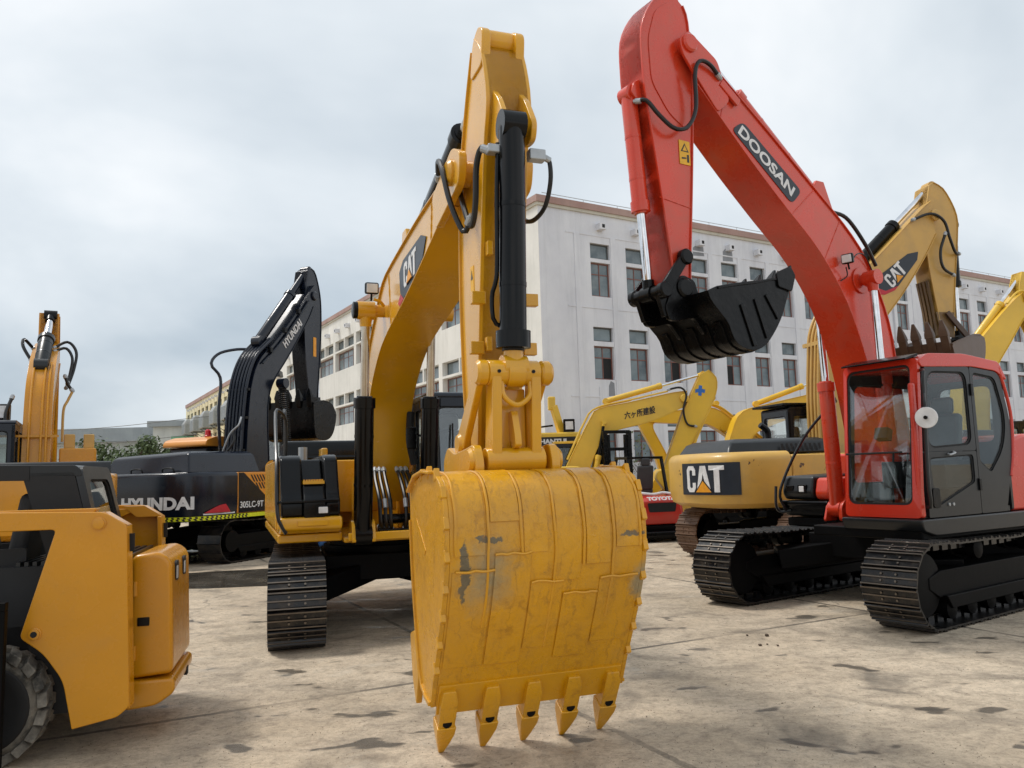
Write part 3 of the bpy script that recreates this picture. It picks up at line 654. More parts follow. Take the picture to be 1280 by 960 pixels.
grit = MB(); rg = random.Random(77)
for i in range(5200):
    d_ = 4.2 + 9.5 * rg.random() ** 1.5; a_ = rg.uniform(-.62, .62); x, y = d_ * math.tan(a_), d_; s = rg.uniform(.002, .006) * (1.6 if rg.random() < .06 else 1); t_ = rg.uniform(0, 6.3)
    P = [(x + s * math.cos(t_ + k * 2.1) * rg.uniform(.7, 1.3), y + s * math.sin(t_ + k * 2.1) * rg.uniform(.7, 1.3), 0.0) for k in range(3)] + [(x, y, s * rg.uniform(.7, 1.2))]
    grit.add(P, [(0, 1, 3), (1, 2, 3), (2, 0, 3)])
go = grit.build('gravel_grit', 'grit', ang=0); go['kind'] = 'stuff'; go['label'] = 'fine grit and crumbs scattered over the concrete yard'; go['category'] = 'grit'

# ------------------------------------------------------------------ buildings
def facade(mb, mp, u0, u1, v0, v1, holes, d):
    U = sorted({u0, u1} | {h[0] for h in holes} | {h[1] for h in holes}); V = sorted({v0, v1} | {h[2] for h in holes} | {h[3] for h in holes})
    U = [u for u in U if u0 <= u <= u1]; V = [v for v in V if v0 <= v <= v1]
    idx = {}
    hs = {}
    for h in holes: hs.setdefault((round(h[2], 3), round(h[3], 3)), []).append(h)
    for j in range(len(V) - 1):
        vm = (V[j] + V[j + 1]) / 2; row = [h for h in holes if h[2] < vm < h[3]]; row.sort(); cur = u0
        for h in row + [None]:
            e = h[0] if h else u1
            if e > cur: mb.add([mp(cur, V[j], 0), mp(e, V[j], 0), mp(e, V[j + 1], 0), mp(cur, V[j + 1], 0)], [(0, 1, 2, 3)])
            if h: cur = h[1]
    for a, b, c, e in holes:
        q = [(a, c), (b, c), (b, e), (a, e)]
        for i in range(4):
            p, r_ = q[i], q[(i + 1) % 4]; mb.add([mp(*p, 0), mp(*r_, 0), mp(*r_, d), mp(*p, d)], [(0, 1, 2, 3)])
        mb.add([mp(a, c, d), mp(b, c, d), mp(b, e, d), mp(a, e, d)], [(0, 1, 2, 3)])
    return mb
ox = thing('factory_building', 'long grey and white plastered three storey building behind the machines', 'building', (1.32, 33, 0), 30.5)
HR = []; ROWS = [(11.18, 11.88, 9.46, 11.01), (7.44, 8.08, 5.74, 7.23), (3.69, 4.3, 2.1, 3.52)]
for k in range(21):
    u = 2.7 + 2.0 * k + (0.4 if k >= 12 else 0)
    for a, b, c, d in ROWS: HR += [(u, u + 1.08, a, b, 's'), (u, u + 1.08, c, d, 't')]
MR = lambda u, v, w: (u, w, v)
ML = lambda u, v, w: (w, u, v)
wm = facade(MB(), MR, 0, 46, 0, 13.6, [h[:4] for h in HR], .22)
wm.add([(0, 0, 13.6), (46, 0, 13.6), (46, 44, 13.6), (0, 44, 13.6)], [(0, 1, 2, 3)]).add([(46, 0, 0), (46, 44, 0), (46, 44, 13.6), (46, 0, 13.6)], [(0, 1, 2, 3)])
wm.build('wall', 'grey_plaster', ox, ang=0)
HL = []
LROWS = [(10.87, 11.62, 9.40, 10.75), (6.93, 7.65, 5.50, 6.80), (2.95, 3.6, 1.5, 2.85)]
for k in range(9):
    u = 0.75 + 4.5 * k + 0.5
    for a, b, c, d in LROWS: HL += [(u, u + 1.95, a, b, 's'), (u + 2.1, u + 4.05, a, b, 's'), (u, u + 4.05, c, d, 'w')]
wl = facade(MB(), ML, 0, 44, 0, 13.6, [h[:4] for h in HL], .42)
wl.build('wall', 'white_plaster', ox, ang=0)
# cornice bands, butted over the wall faces
MB().box(-.14, 46.2, -.14, 0.0, 13.34, 13.64).build('cornice', 'cornice_red', ox)
MB().box(-.08, 46.1, -.08, 0.0, 13.2, 13.34).build('cornice', 'cornice_cream', ox)
MB().box(-.14, 0.0, 0.001, 44, 13.36, 13.64).build('cornice', 'cornice_red', ox)
MB().box(-.08, 0.0, 0.001, 44, 13.22, 13.36).build('cornice', 'cornice_cream', ox)
for k in range(22):
    u = 1.97 + 2.0 * k + (0.4 if k >= 12 else 0)
    if u < 45: MB().box(u - .14, u + .14, -.035, 0.0, .3, 12.2).build('pilaster', 'grey_plaster', ox)
for a, b, c in ((0, 44, 12.2), (0, 44, 8.9), (0, 44, 4.95)):
    MB().box(a + 1.4, 45, -.02, 0, c, c + .06).build('joint_band', 'grey_plaster', ox)
def grille(w, h, cols, tr, bar=.045, fr=.06):
    m = MB().box(0, w, 0, .06, 0, fr).box(0, w, 0, .06, h - fr, h).box(0, fr, 0, .06, fr, h - fr).box(w - fr, w, 0, .06, fr, h - fr)
    for i in range(1, cols): m.box(w * i / cols - bar / 2, w * i / cols + bar / 2, .005, .055, fr, h - fr)
    for t in tr: m.box(fr, w - fr, .01, .05, h * t - bar / 2, h * t + bar / 2)
    return m
gs = {}; OPEN = {('R', 't', 3): (1, 0), ('R', 't', 15): (1, 0), ('R', 't', 27): (0, 0), ('R', 't', 49): (1, 0), ('L', 'w', 14): (2, 0), ('L', 'w', 38): (1, 1)}
def window(parent, a, b, c, d, kind, side, k):
    key = (kind, side, round(d - c, 2), round(b - a, 2)); w, h = b - a, d - c
    cols, tr = {'s': (1, ()), 't': (2, (.66,)), 'w': (4, (.66,))}[kind]
    fm = 'window_frame_dark' if kind == 's' else 'window_frame_red'
    if key not in gs:
        gs[key] = (grille(w, h, cols, tr).mesh('window', fm, 0), {})
        hs = [0] + list(tr) + [1]
        for i in range(cols):
            for j in range(len(hs) - 1):
                gs[key][1][(i, j)] = MB().box(w * i / cols + .02, w * (i + 1) / cols - .02, .025, .035, h * hs[j] + .02, h * hs[j + 1] - .02).mesh('pane', 'pane', 0)
    off = .13 if side == 'R' else .3
    o = link('window', gs[key][0], parent, (a, off, c) if side == 'R' else (off, b, c), (0, 0, 0 if side == 'R' else R(-90)))
    op = OPEN.get((side, kind, k))
    for ij, pm in gs[key][1].items():
        if op == ij:
            if (key, ij) not in gs:
                m2 = pm.copy(); m2.materials.clear(); m2.materials.append(MAT['dark_hole']); gs[(key, ij)] = m2
            link('open_sash', gs[(key, ij)], o)
        else: link('pane', pm, o)
for k, h in enumerate(HR): window(ox, *h[:4], h[4], 'R', k)
for k, h in enumerate(HL): window(ox, *h[:4], h[4], 'L', k)
vb = MB().box(-.17, .17, -.32, 0, -.14, .14).mesh('vent_box', 'grey_plaster', 0); vh = MB().box(-.05, .1, -.325, -.318, -.07, .09).mesh('vent_hole', 'dark_hole', 0)
for k in range(21):
    u = 3.24 + 2.0 * k + (0.4 if k >= 12 else 0); o = link('vent_box', vb, ox, (u, 0, 12.62)); link('vent_hole', vh, o)
for k in range(18):
    o = link('vent_box', vb, ox, (0, 2.2 + 2.25 * k, 12.3), (0, 0, R(-90))); link('vent_hole', vh, o)
for u, z, w, h in ((8.85, 12.0, .75, .5), (10.85, 11.95, .7, .62), (3.4, 5.0, .35, .6), (13.0, 8.2, .5, .3)):
    MB().plate([(u, z), (u + w, z + .05), (u + w * .95, z + h), (u + w * .4, z + h * 1.15), (u + .03, z + h * .8)], MR, -.006, .002).build('bare_patch', 'patch_plaster', ox, ang=0)
MB().box(2.9, 3.3, -.03, 0, 2.0, 5.4).build('pipe_shaft', 'grey_plaster', ox)
for u in (24.3, 8.0): MB().cyl((u, -.09, .2), (u, -.09, 12.9), .05, n=10).build('drain_pipe', 'grey_plaster', ox)
MB().tube([(0.2, -.05, 13.78), (20, -.05, 13.80), (45, -.05, 13.78)], .015, 6).build('roof_cable', 'grey_box', ox)
for k in range(24): MB().cyl((.5 + k * 1.9, -.05, 13.6), (.5 + k * 1.9, -.05, 13.79), .012, n=6).build('cable_post', 'grey_box', ox)
# cream wing further along the same street line
cb = thing('cream_building', 'cream painted building with boxy coolers on its wall, far behind the black excavator', 'building', (1.32 + 44.3 * math.cos(R(120.5)), 33 + 44.3 * math.sin(R(120.5)), 0), 30.5)
HC = []
for k in range(17):
    for b, h in ((10.6, 11.6), (6.8, 7.7), (3.0, 3.9)): HC.append((2 + 3.1 * k, 2 + 3.1 * k + 1.9, b, b + 1.1))
wc = facade(MB(), ML, 0, 55, 0, 13.3, HC, .3)
wc.add([(0, 0, 13.3), (30, 0, 13.3), (30, 55, 13.3), (0, 55, 13.3)], [(0, 1, 2, 3)]).add([(0, 55, 0), (30, 55, 0), (30, 55, 13.3), (0, 55, 13.3)], [(0, 1, 2, 3)]).add([(0, 0, 0), (30, 0, 0), (30, 0, 13.3), (0, 0, 13.3)], [(0, 1, 2, 3)])
wc.build('wall', 'cream_plaster', cb, ang=0)
MB().box(-.12, 0, 0, 55, 12.9, 13.36).build('cornice', 'cornice_red', cb)
cwm = grille(1.9, 1.1, 2, ()).mesh('window', 'window_frame_dark', 0); cpm = [MB().box(.97 * i + .02, .97 * i + .93, .02, .03, .03, 1.07).mesh('pane', 'pane', 0) for i in range(2)]
for a, b, c, d in HC:
    o = link('window', cwm, cb, (.18, b, c), (0, 0, R(-90)))
    for pm in cpm: link('pane', pm, o)
for k in range(24):
    o = link('vent_box', vb, cb, (0, 1.2 + 2.2 * k, 12.3), (0, 0, R(-90))); link('vent_hole', vh, o)
CL = ['nearest to the black boom of the boxy grey coolers on the cream wall', 'second boxy grey cooler on the cream wall counted from the black boom', 'third boxy grey cooler on the cream wall counted from the black boom', 'fourth boxy grey cooler on the cream wall counted from the black boom', 'leftmost boxy grey cooler on the cream wall, farthest from the black boom']
a120 = R(120.5)
for k in range(5):
    t = 61 + k * 7.2
    c = thing('wall_cooler', CL[k], 'cooler', (1.32 + t * math.cos(a120) - .9 * math.cos(R(30.5)), 33 + t * math.sin(a120) - .9 * math.sin(R(30.5)), 8.4), 30.5, 'coolers on the cream wall')
    MB().loft([[(-.8, -1.3, 0), (.8, -1.3, 0), (.8, 1.3, 0), (-.8, 1.3, 0)], [(-.8, -1.3, 1.5), (.8, -1.3, 1.5), (.8, 1.3, 1.5), (-.8, 1.3, 1.5)], [(-.45, -.9, 2.1), (.8, -.9, 2.1), (.8, .9, 2.1), (-.45, .9, 2.1)]]).build('casing', 'grey_box', c, bevel=.06)
    m = MB()
    for i in range(9): m.box(-.83, -.80, -1.15, 1.15, .15 + i * .15, .22 + i * .15)
    for i in range(9): m.box(-.65, .7, -1.33, -1.30, .15 + i * .15, .22 + i * .15)
    m.build('louvre', 'far_roof', c)
    for s_ in (-1, 1): MB().beam((.8, s_, -.05), (-.7, s_, -.05), .08, .08).beam((.85, s_, -1), (-.6, s_, -.1), .06, .06).build('bracket', 'window_frame_dark', c)
# far low sheds, left
fb = thing('far_warehouse', 'pale grey low warehouse with broad grey roof on the left horizon', 'building', (-68, 118, 0), 4)
MB().box(-26, 22, 0, 30, 0, 8.2).build('wall', 'far_grey', fb)
MB().prism([(-27, 8.2), (24.5, 8.2), (25.2, 9.2), (24.3, 10.2), (-27, 10.2)], -1.5, 31).build('roof', 'far_roof', fb)
MB().prism([(22, 8.2), (25.6, 8.2), (22, 4.6)], 0, 30).build('eave_brace', 'far_grey', fb)
for x, z in ((-4.2, 5.9), (-4.2, 1.2), (8, 1.2)):
    w_ = MB().box(x, x + 3, -.06, .02, z, z + 1.8).build('window', 'window_frame_dark', fb)
    for i in range(2):
        for j in range(2): MB().box(x + .15 + i * 1.45, x + 1.4 + i * 1.45, -.09, -.05, z + .15 + j * .85, z + .8 + j * .85).build('pane', 'pane', w_)
MB().box(-26, 22, -.08, .02, 4.3, 4.6).build('band', 'far_roof', fb)
gb = thing('green_shed', 'green panelled low shed with white gable end beside the warehouse', 'building', (-51, 112, 0), 0)
MB().box(0, 12, 0, 20, 0, 9.8).build('wall', 'far_grey', gb); MB().box(2.6, 11.5, -.06, 0, 5.2, 8.4).build('panel', 'far_green', gb); MB().box(-.6, 12.5, -.6, 20, 9.8, 10.6).build('roof', 'far_roof', gb)
MB().box(-14, -.1, 4, 18, 0, 3.9).build('annex', 'far_green', gb); MB().box(-14.4, -.1, 3.6, 18, 3.9, 4.5).build('annex_roof', 'far_roof', gb)
w_ = MB().box(-9, -5, 3.9, 4.02, 1.4, 3.2).build('window', 'window_frame_dark', gb); MB().box(-8.8, -7.1, 3.86, 3.9, 1.6, 3.0).build('pane', 'pane', w_); MB().box(-6.9, -5.2, 3.86, 3.9, 1.6, 3.0).build('pane', 'pane', w_)
for k, (z0, z1) in enumerate(((8.1, 9.6), (6.4, 7.6))):
    tag(MB().tube([(-70, 90, z0), (-50, 92, (z0 + z1) / 2 - .5), (-36, 94, z1)], .035, 6).build('overhead_cable', 'hose_black'), ['upper thin overhead cable crossing before the pale warehouse', 'lower thin overhead cable crossing before the pale warehouse'][k], 'cable')
def tree(label, loc, h, rx, seed, mat, group, n=1500, trunk=.12, base=.25):
    rnd = random.Random(seed); t = thing('tree', label, 'tree', loc, 0, group)
    m = MB(); m.tube([(0, 0, 0), (rx * .05, 0, h * .35), (rx * .02, .05, h * .7)], trunk, 8)
    for i in range(7):
        a = rnd.uniform(0, 6.3); m.tube([(rx * .04, 0, h * rnd.uniform(.2, .5)), (rx * .4 * math.cos(a), rx * .4 * math.sin(a), h * .6), (rx * .7 * math.cos(a), rx * .7 * math.sin(a), h * rnd.uniform(.65, .85))], trunk * .4, 6)
    m.build('trunk', 'bark', t)
    cl = []
    for i in range(16):
        a = rnd.uniform(0, 6.3); q = rnd.uniform(0, 1) ** .6 * rx * .8; cl.append((q * math.cos(a), q * math.sin(a), h * (base + (1 - base) * rnd.uniform(.1, .88)), rnd.uniform(.25, .45) * rx))
    L = MB()
    for i in range(n):
        c = rnd.choice(cl); d = Vector((rnd.gauss(0, 1), rnd.gauss(0, 1), rnd.gauss(0, .8))).normalized() * c[3] * rnd.uniform(.5, 1.08)
        p = Vector(c[:3]) + d; s = rnd.uniform(.035, .075) * rx; nn = (d.normalized() + Vector((rnd.gauss(0, .6), rnd.gauss(0, .6), rnd.gauss(.3, .6)))).normalized(); u = nn.orthogonal().normalized(); w = nn.cross(u)
        L.add([p - u * s, p + w * s * .6, p + u * s, p - w * s * .6], [(0, 1, 2, 3)])
    L.build('crown', mat, t, ang=0)
tree('dark round-topped tree nearest the black hood before the far sheds', (-24.6, 50, 0), 4.7, 2.5, 4, 'leaf', None, 2600)
tree('lower dark bushy tree left of the round-topped one, before the warehouse', (-28.4, 50, 0), 3.3, 2.3, 5, 'leaf', None, 2200)
tree('pale grey-green tree at the left of the row before the warehouse', (-31.5, 52, 0), 3.0, 1.9, 6, 'leaf_pale', None, 1600)
tree('tall dark tree beside the green shed annex', (-21.8, 50, 0), 4.9, 2.0, 7, 'leaf', None, 2200)
tree('thin sapling with sparse leaves at the foot of the grey wall', (5.6, 35.2, 0), 3.6, 1.2, 8, 'leaf_pale', None, 160, .03)

# ------------------------------------------------------------------ main yellow excavator, bucket to the camera
ex = thing('excavator', 'glossy yellow excavator facing the camera, its big bucket resting on the ground', 'excavator', (-1.72, 10.34, 0), -70.5)
undercarriage(ex, 3.05, 2.14, .58, .42, 'track_black', rel=-4)
BT = [(-.35, 1.55), (-.15, 2.2), (.2, 2.85), (.6, 3.28), (1.05, 3.58), (1.56, 3.88), (1.95, 3.97), (3.37, 4.07), (4.14, 4.09), (4.62, 4.10)]
BB = [(.22, 1.45), (.36, 1.75), (.52, 2.4), (.72, 2.72), (1.05, 2.98), (1.5, 3.2), (2.0, 3.33), (2.75, 3.46), (3.5, 3.62), (4.5, 3.86)]
bo = arm('boom', BT, BB, .50, 'cat_yellow', ex, 30)
MB().prism(rpoly([(4.1, 4.05), (4.75, 4.22), (4.98, 4.10), (4.92, 3.88), (4.2, 3.74)], .08), -.29, -.23).prism(rpoly([(4.1, 4.05), (4.75, 4.22), (4.98, 4.10), (4.92, 3.88), (4.2, 3.74)], .08), .23, .29).build('boom_nose_plate', 'cat_yellow', bo, bevel=.008)
boss((4.72, 4.03), -.33, .33, .10, 'pivot_pin', 'cat_yellow', bo)
boss((.0, 1.62), -.34, .34, .15, 'boom_foot', 'cat_yellow', bo)
BS = lambda u, v, w: (u, -.256 + w, v)
dp = [(2.60, 3.58), (2.56, 3.80), (2.75, 3.88), (3.55, 3.90), (3.74, 3.83), (3.60, 3.68), (3.0, 3.53), (2.75, 3.50)]
decal(dp, bo, 'navy_decal', BS); decal([(2.48, 3.50), (2.60, 3.57), (2.75, 3.495), (2.55, 3.46)], bo, 'red_decal', BS)
catlogo(bo, lambda u, v, w: BS(u, v + (u - 3.1) * .06, w), 2.80, 3.60, 3.35, 3.84)
for z0 in (2.95, 3.05): pass
for a_, b_ in (((.35, 3.0), (.85, 2.84)), ((1.95, 3.95), (2.05, 3.36)), ((3.95, 4.06), (3.9, 3.74))): seam(bo, a_, b_, -.252, 'cat_yellow')
# boom cylinder cross tube, cylinders
for y, nm in ((-.45, 'right'), (.30, 'left')):
    hcyl(ex, (1.28, y, 1.12), (1.62, y, 3.60), .105, .048, .62, 'gloss_black', 'bronze_chrome', 'boom_cylinder', rodmat='cat_yellow')
MB().lathe((1.62, -.56, 3.60), (0, 1, 0), [(0, .07), (.02, .09), (.12, .09), (.12, .07), (1.0, .07), (1.0, .09), (1.1, .09)], 18).build('cross_tube', 'cat_yellow', bo)
MB().lathe((1.62, -.60, 3.60), (0, 1, 0), [(0, .07), (.01, .095), (.12, .095), (.13, .06)], 14).build('pin_cap', 'black_steel', bo)
worklamp(bo, (1.85, -.42, 3.80), (1, 0, -.15), .075)
MB().tube([(1.8, -.28, 3.62), (1.84, -.33, 3.66), (1.85, -.40, 3.68)], .018, 8).build('lamp_arm', 'cat_yellow', bo)
hcyl(ex, (2.35, .0, 4.24), (5.02, 0, 4.86), .095, .05, .66, 'gloss_black', 'bronze_chrome', 'stick_cylinder', rodmat='cat_yellow')
MB().prism([(2.15, 4.0), (2.6, 4.02), (2.42, 4.32), (2.26, 4.32)], -.16, -.11).prism([(2.15, 4.0), (2.6, 4.02), (2.42, 4.32), (2.26, 4.32)], .11, .16).build('cylinder_bracket', 'cat_yellow', bo, bevel=.01)
for yy in (-.2, .2): MB().tube([(.0, yy, 2.75), (.9, yy, 3.62), (1.7, yy, 4.03), (3.6, yy, 4.15), (4.3, yy, 4.16)], .022, 8).build('hydraulic_pipe', 'cat_yellow', bo)
# stick
SF = [(5.00, 4.98), (5.16, 4.80), (5.27, 4.40), (5.18, 4.08), (5.06, 3.42), (4.93, 2.6), (4.86, 1.98), (4.84, 1.80)]
SB = [(4.90, 4.92), (4.74, 4.62), (4.58, 4.25), (4.50, 3.96), (4.45, 3.21), (4.48, 2.5), (4.56, 1.95), (4.60, 1.72)]
sk = arm('stick', SB, SF, .30, 'cat_yellow', ex, 30, fl=.02)
for s in (-1, 1):
    MB().prism(rpoly([(4.86, 4.70), (5.16, 4.70), (5.20, 4.95), (5.08, 5.03), (4.94, 4.96)], .06), s * .13 - .035, s * .13 + .035).build('clevis_plate', 'cat_yellow', sk, bevel=.012)
    MB().prism(rpoly([(5.15, 4.55), (5.36, 4.36), (5.50, 4.14), (5.46, 4.02), (5.34, 4.02), (5.15, 4.10)], .05), s * .10 - .022, s * .10 + .022).build('cylinder_lug', 'cat_yellow', sk, bevel=.01)
    for z in (2.60, 2.95): MB().box(4.96 + (z - 2.6) * .16, 5.02 + (z - 2.6) * .16, s * .20 - .05, s * .20 + .05, z, z + .09).build('stop_block', 'cat_yellow', sk, bevel=.006)
    for x_, z_ in ((4.99, 2.62), (5.06, 3.3)): MB().box(x_, x_ + .055, s * .12 - .02, s * .12 + .02, z_, z_ + .1).build('pipe_clip', 'cat_yellow', sk, bevel=.004)
MB().cyl((5.06, -.095, 4.93), (5.06, .095, 4.93), .085, n=20).build('rod_eye', 'cat_yellow', sk)
boss((4.70, 1.83), -.27, .27, .12, 'bucket_pin', 'cat_yellow', sk)
SS = lambda u, v, w: (u, -.151 + w, v)
decal([(4.72, 3.02), (4.80, 3.02), (4.80, 3.30), (4.72, 3.30)], sk, 'yellow_decal', SS)
decal([(4.735, 3.2), (4.785, 3.2), (4.76, 3.27)], sk, 'black_decal', SS, .005)
# bucket cylinder on the front of the stick
bc = hcyl(ex, (5.44, -.05, 4.12), (5.36, -.06, 2.45), .092, .05, .93, 'gloss_black', 'chrome', 'bucket_cylinder', rodmat='cat_yellow', collar=.012)
hose(bc, [(5.40, -.14, 4.0), (5.42, -.165, 3.6), (5.38, -.165, 3.1), (5.34, -.19, 2.95), (5.33, -.18, 2.78), (5.33, -.12, 2.74)], .016, 'gloss_black', 'cylinder_pipe')
MB().box(5.36, 5.44, .08, .20, 3.90, 3.98).build('pipe_fitting', 'silver', bc, bevel=.01)
MB().box(5.36, 5.44, -.22, -.10, 3.92, 3.98).build('pipe_fitting', 'silver', bc, bevel=.01)
hose(ex, [(5.40, .19, 3.94), (5.40, .235, 3.92), (5.38, .25, 3.78), (5.30, .235, 3.62), (5.16, .20, 3.56), (5.0, .17, 3.6)], .017)
hose(ex, [(5.38, -.20, 3.95), (5.34, -.24, 3.98), (5.25, -.25, 3.88), (5.18, -.24, 3.66), (5.08, -.23, 3.54), (4.95, -.22, 3.56), (4.80, -.22, 3.76), (4.62, -.20, 3.95)], .022)
hose(ex, [(4.30, -.28, 4.14), (4.50, -.33, 4.20), (4.68, -.35, 4.08), (4.80, -.33, 3.80), (4.86, -.28, 3.60), (4.90, -.24, 3.52), (4.98, -.22, 3.6)], .022)
# linkage
LP = (5.36, 2.42)
lk = MB().cyl((LP[0], -.25, LP[1]), (LP[0], .11, LP[1]), .085, n=22).build('link_tube', 'cat_yellow', ex, bevel=.008)
MB().cyl((LP[0], -.12, LP[1]), (LP[0], 0, LP[1]), .098, n=22).build('rod_collar', 'cat_yellow', lk, bevel=.006)
MB().cyl((LP[0], .11, LP[1]), (LP[0], .21, LP[1]), .06, n=16).cyl((LP[0], -.30, LP[1]), (LP[0], -.26, LP[1]), .06, n=16).build('pin_end', 'cat_yellow', lk, bevel=.006)
for yy in (-.19, .05): MB().cyl((LP[0] + .083, yy, LP[1]), (LP[0] + .092, yy, LP[1]), .012, n=10).build('grease_nipple', 'black_steel', lk)
hl = MB()
for y in (-.20, .075): hl.prism([(5.30, 2.42), (5.44, 2.42), (5.40, 1.84), (5.22, 1.84)], y - .035, y + .035)
hl.box(5.26, 5.30, -.165, .04, 1.86, 2.32)
hl.build('power_link', 'cat_yellow', ex, bevel=.012)
ring = MB(); a_ = []
ring.tube([(5.40, -.16, 2.36), (5.41, -.15, 2.26), (5.41, -.06, 2.20), (5.41, .03, 2.26), (5.40, .04, 2.36)], .018, 10); ring.build('link_web', 'cat_yellow', lk)
MB().prism(rpoly([(5.30, 2.15), (5.36, 2.17), (5.42, 2.0), (5.43, 1.93), (5.36, 1.91), (5.32, 1.98), (5.29, 1.88)], .02), -.085, -.04).build('lifting_hook', 'cat_yellow', ex, bevel=.008)
for y in (-.285, .16):
    o = MB(); o.prism([(LP[0] - .06, LP[1] + .05), (LP[0] + .07, LP[1] + .02), (4.95, 1.93), (4.80, 1.93), (4.80, 2.02)], y - .025, y + .025); o.build('side_link', 'cat_yellow', ex, bevel=.012)
    boss((LP[0], LP[1]), y - .045, y + .045, .085, 'link_eye', 'cat_yellow', ex); boss((4.87, 1.97), y - .045, y + .045, .075, 'link_eye', 'cat_yellow', ex)
MB().cyl((5.33, -.27, 1.84), (5.33, .14, 1.84), .085, n=22).build('lower_tube', 'cat_yellow', ex, bevel=.01)
# bucket
BP = [(4.83, 1.66), (5.0, 1.72), (5.3, 1.765), (5.55, 1.76), (5.70, 1.68), (5.77, 1.52), (5.775, 1.25), (5.69, 1.0), (5.57, .76), (5.43, .50), (5.35, .33)]
MO = [(5.12, .40), (4.99, .70), (4.89, 1.07), (4.84, 1.45)]
bk, PP = bucket(ex, BP, MO, 1.26, 'worn_bucket', (5.17, 0.0), 5, cy=-.005, tmat='bucket_yellow', t=.03)
def part_line(P, a, b): return [p for p in P if True][a:b]
for y0, y1, a, b, th in ((-.60, -.42, 3, 15, .006), (-.385, -.20, 2, 13, .008), (-.175, -.02, 2, 15, .005), (.035, .20, 2, 17, .007), (.235, .40, 3, 16, .008), (.44, .60, 2, 15, .006)):
    MB().strap(PP[a:b], y0, y1, th, 0).build('wear_strap', 'worn_bucket', bk, bevel=.004)
for y0, y1, a, b, th in ((-.62, -.37, 15, 23, .006), (-.36, -.13, 14, 23, .010), (-.12, .09, 16, 22, .007), (.10, .33, 17, 23, .009), (.34, .60, 16, 22, .006)):
    MB().strap(PP[a:b], y0, y1, th, 0).build('wear_plate', 'worn_bucket', bk, bevel=.004)
rw = random.Random(9)
for y0, a, b in ((-.60, 3, 15), (-.40, 2, 20), (-.19, 2, 15), (.028, 2, 22), (.218, 3, 16), (.42, 2, 20), (.605, 3, 15)):
    MB().tube([(p[0] + .006, y0 + rw.uniform(-.004, .004), p[1]) for p in PP[a:b]], .0085, 6, 3 * (b - a)).build('weld_seam', 'bucket_yellow', bk)
for y0, y1, i in ((-.60, -.36, 15), (-.36, -.13, 14), (-.12, .09, 16), (.10, .33, 17), (.34, .60, 16)):
    MB().tube([(PP[i][0] + .010, y0 + (y1 - y0) * k / 6, PP[i][1] + rw.uniform(-.005, .005)) for k in range(7)], .008, 6, 20).build('weld_seam', 'bucket_yellow', bk)
for s in (-1, 1):
    yy = -.005 + s * .648
    m = MB()
    for i in range(2, 24, 2):
        x, z = PP[i]; m.obox((x - .01, yy, z), (.018, 0, .01), (0, .018, 0), (-.012, 0, .035))
    m.build('weld_bead', 'bucket_yellow', bk, bevel=.006)['kind'] = 'stuff'
    MB().strap([(4.83, 1.70), (5.05, 1.81), (5.3, 1.84), (5.52, 1.83)], yy - .045, yy + .012, .02, -.07).build('top_corner', 'bucket_yellow', bk, bevel=.006)
    MB().prism(rpoly([(5.10, .46), (5.00, .74), (4.86, .70), (4.92, .42), (5.02, .26)], .03), yy - .01 + s * .02, yy + .03 + s * .02).build('side_cutter', 'bucket_yellow', bk, bevel=.008)
    MB().prism([(5.0, 1.45), (5.04, 1.47), (5.3, 1.28), (5.27, 1.25)], yy + s * .012 - .004, yy + s * .012 + .004).build('side_weld', 'bucket_yellow', bk)
for s, y0 in ((-1, -.33), (1, .20)):
    MB().prism(rpoly([(4.62, 1.60), (4.60, 1.86), (4.72, 1.96), (4.9, 1.9), (5.22, 1.93), (5.38, 1.95), (5.44, 1.80), (5.40, 1.70), (4.9, 1.62)], .06), y0 - .03, y0 + .03).build('bucket_ear', 'cat_yellow', bk, bevel=.01)
    boss((5.33, 1.84), y0 - .06 if s < 0 else y0, y0 if s < 0 else y0 + .06, .085, 'pin_boss', 'cat_yellow', bk)
m = MB()
for i in range(5): m.lathe((5.365, .02 - .575 + i * .2875, .26), (1, 0, .35), [(0, .026), (.03, .026)], 12)
for i in range(5): MB().lathe((5.325, -.005 - .555 + i * .2775, .23), (1, 0, -.35), [(0, .03), (.028, .03)], 12).build('tooth_pin', 'black_steel', bk)
# upper structure
dk = MB().box(-2.3, 1.18, -1.36, -.66, 1.06, 1.155).box(-2.3, 1.29, -.66, .66, 1.04, 1.10).box(-2.3, 1.30, .66, 1.40, 1.06, 1.16).build('deck', 'cat_yellow', ex, bevel=.02)
MB().prism(rpoly([(1.20, 1.16), (1.36, 1.21), (1.36, 1.345), (-.4, 1.345), (-.4, 1.16)], .04), -1.35, -.68).build('front_bumper', 'cat_yellow', dk, bevel=.03)
MB().box(1.355, 1.38, -1.16, -.84, 1.25, 1.31).build('tread_step', 'cat_yellow', dk, bevel=.006)
hd = MB()
hp = rpoly([(1.33, 1.345), (1.33, 1.52), (1.25, 1.60), (1.07, 1.98), (.95, 2.03), (-.5, 2.03), (-.5, 1.345)], .05)
hd.prism(hp, -1.335, -1.10).prism(hp, -.86, -.70)
hd.prism(rpoly([(1.355, 1.33), (1.355, 1.52), (1.27, 1.60), (1.22, 1.70), (1.02, 1.74), (.80, 1.98), (-.5, 2.0), (-.5, 1.33)], .03), -1.10, -.86)
hdo = hd.build('tool_hood', 'gloss_black', ex, bevel=.03)
m = MB()
for i in range(8): m.box(1.03, 1.235, -1.09 + i * .028, -1.075 + i * .028, 1.735, 1.75)
m.box(1.0, 1.25, -1.095, -.865, 1.70, 1.735); m.build('hood_step', 'cat_yellow', hdo)
MB().box(1.35, 1.375, -1.36, -.72, 1.50, 1.53).build('hood_lip', 'gloss_black', hdo, bevel=.008)
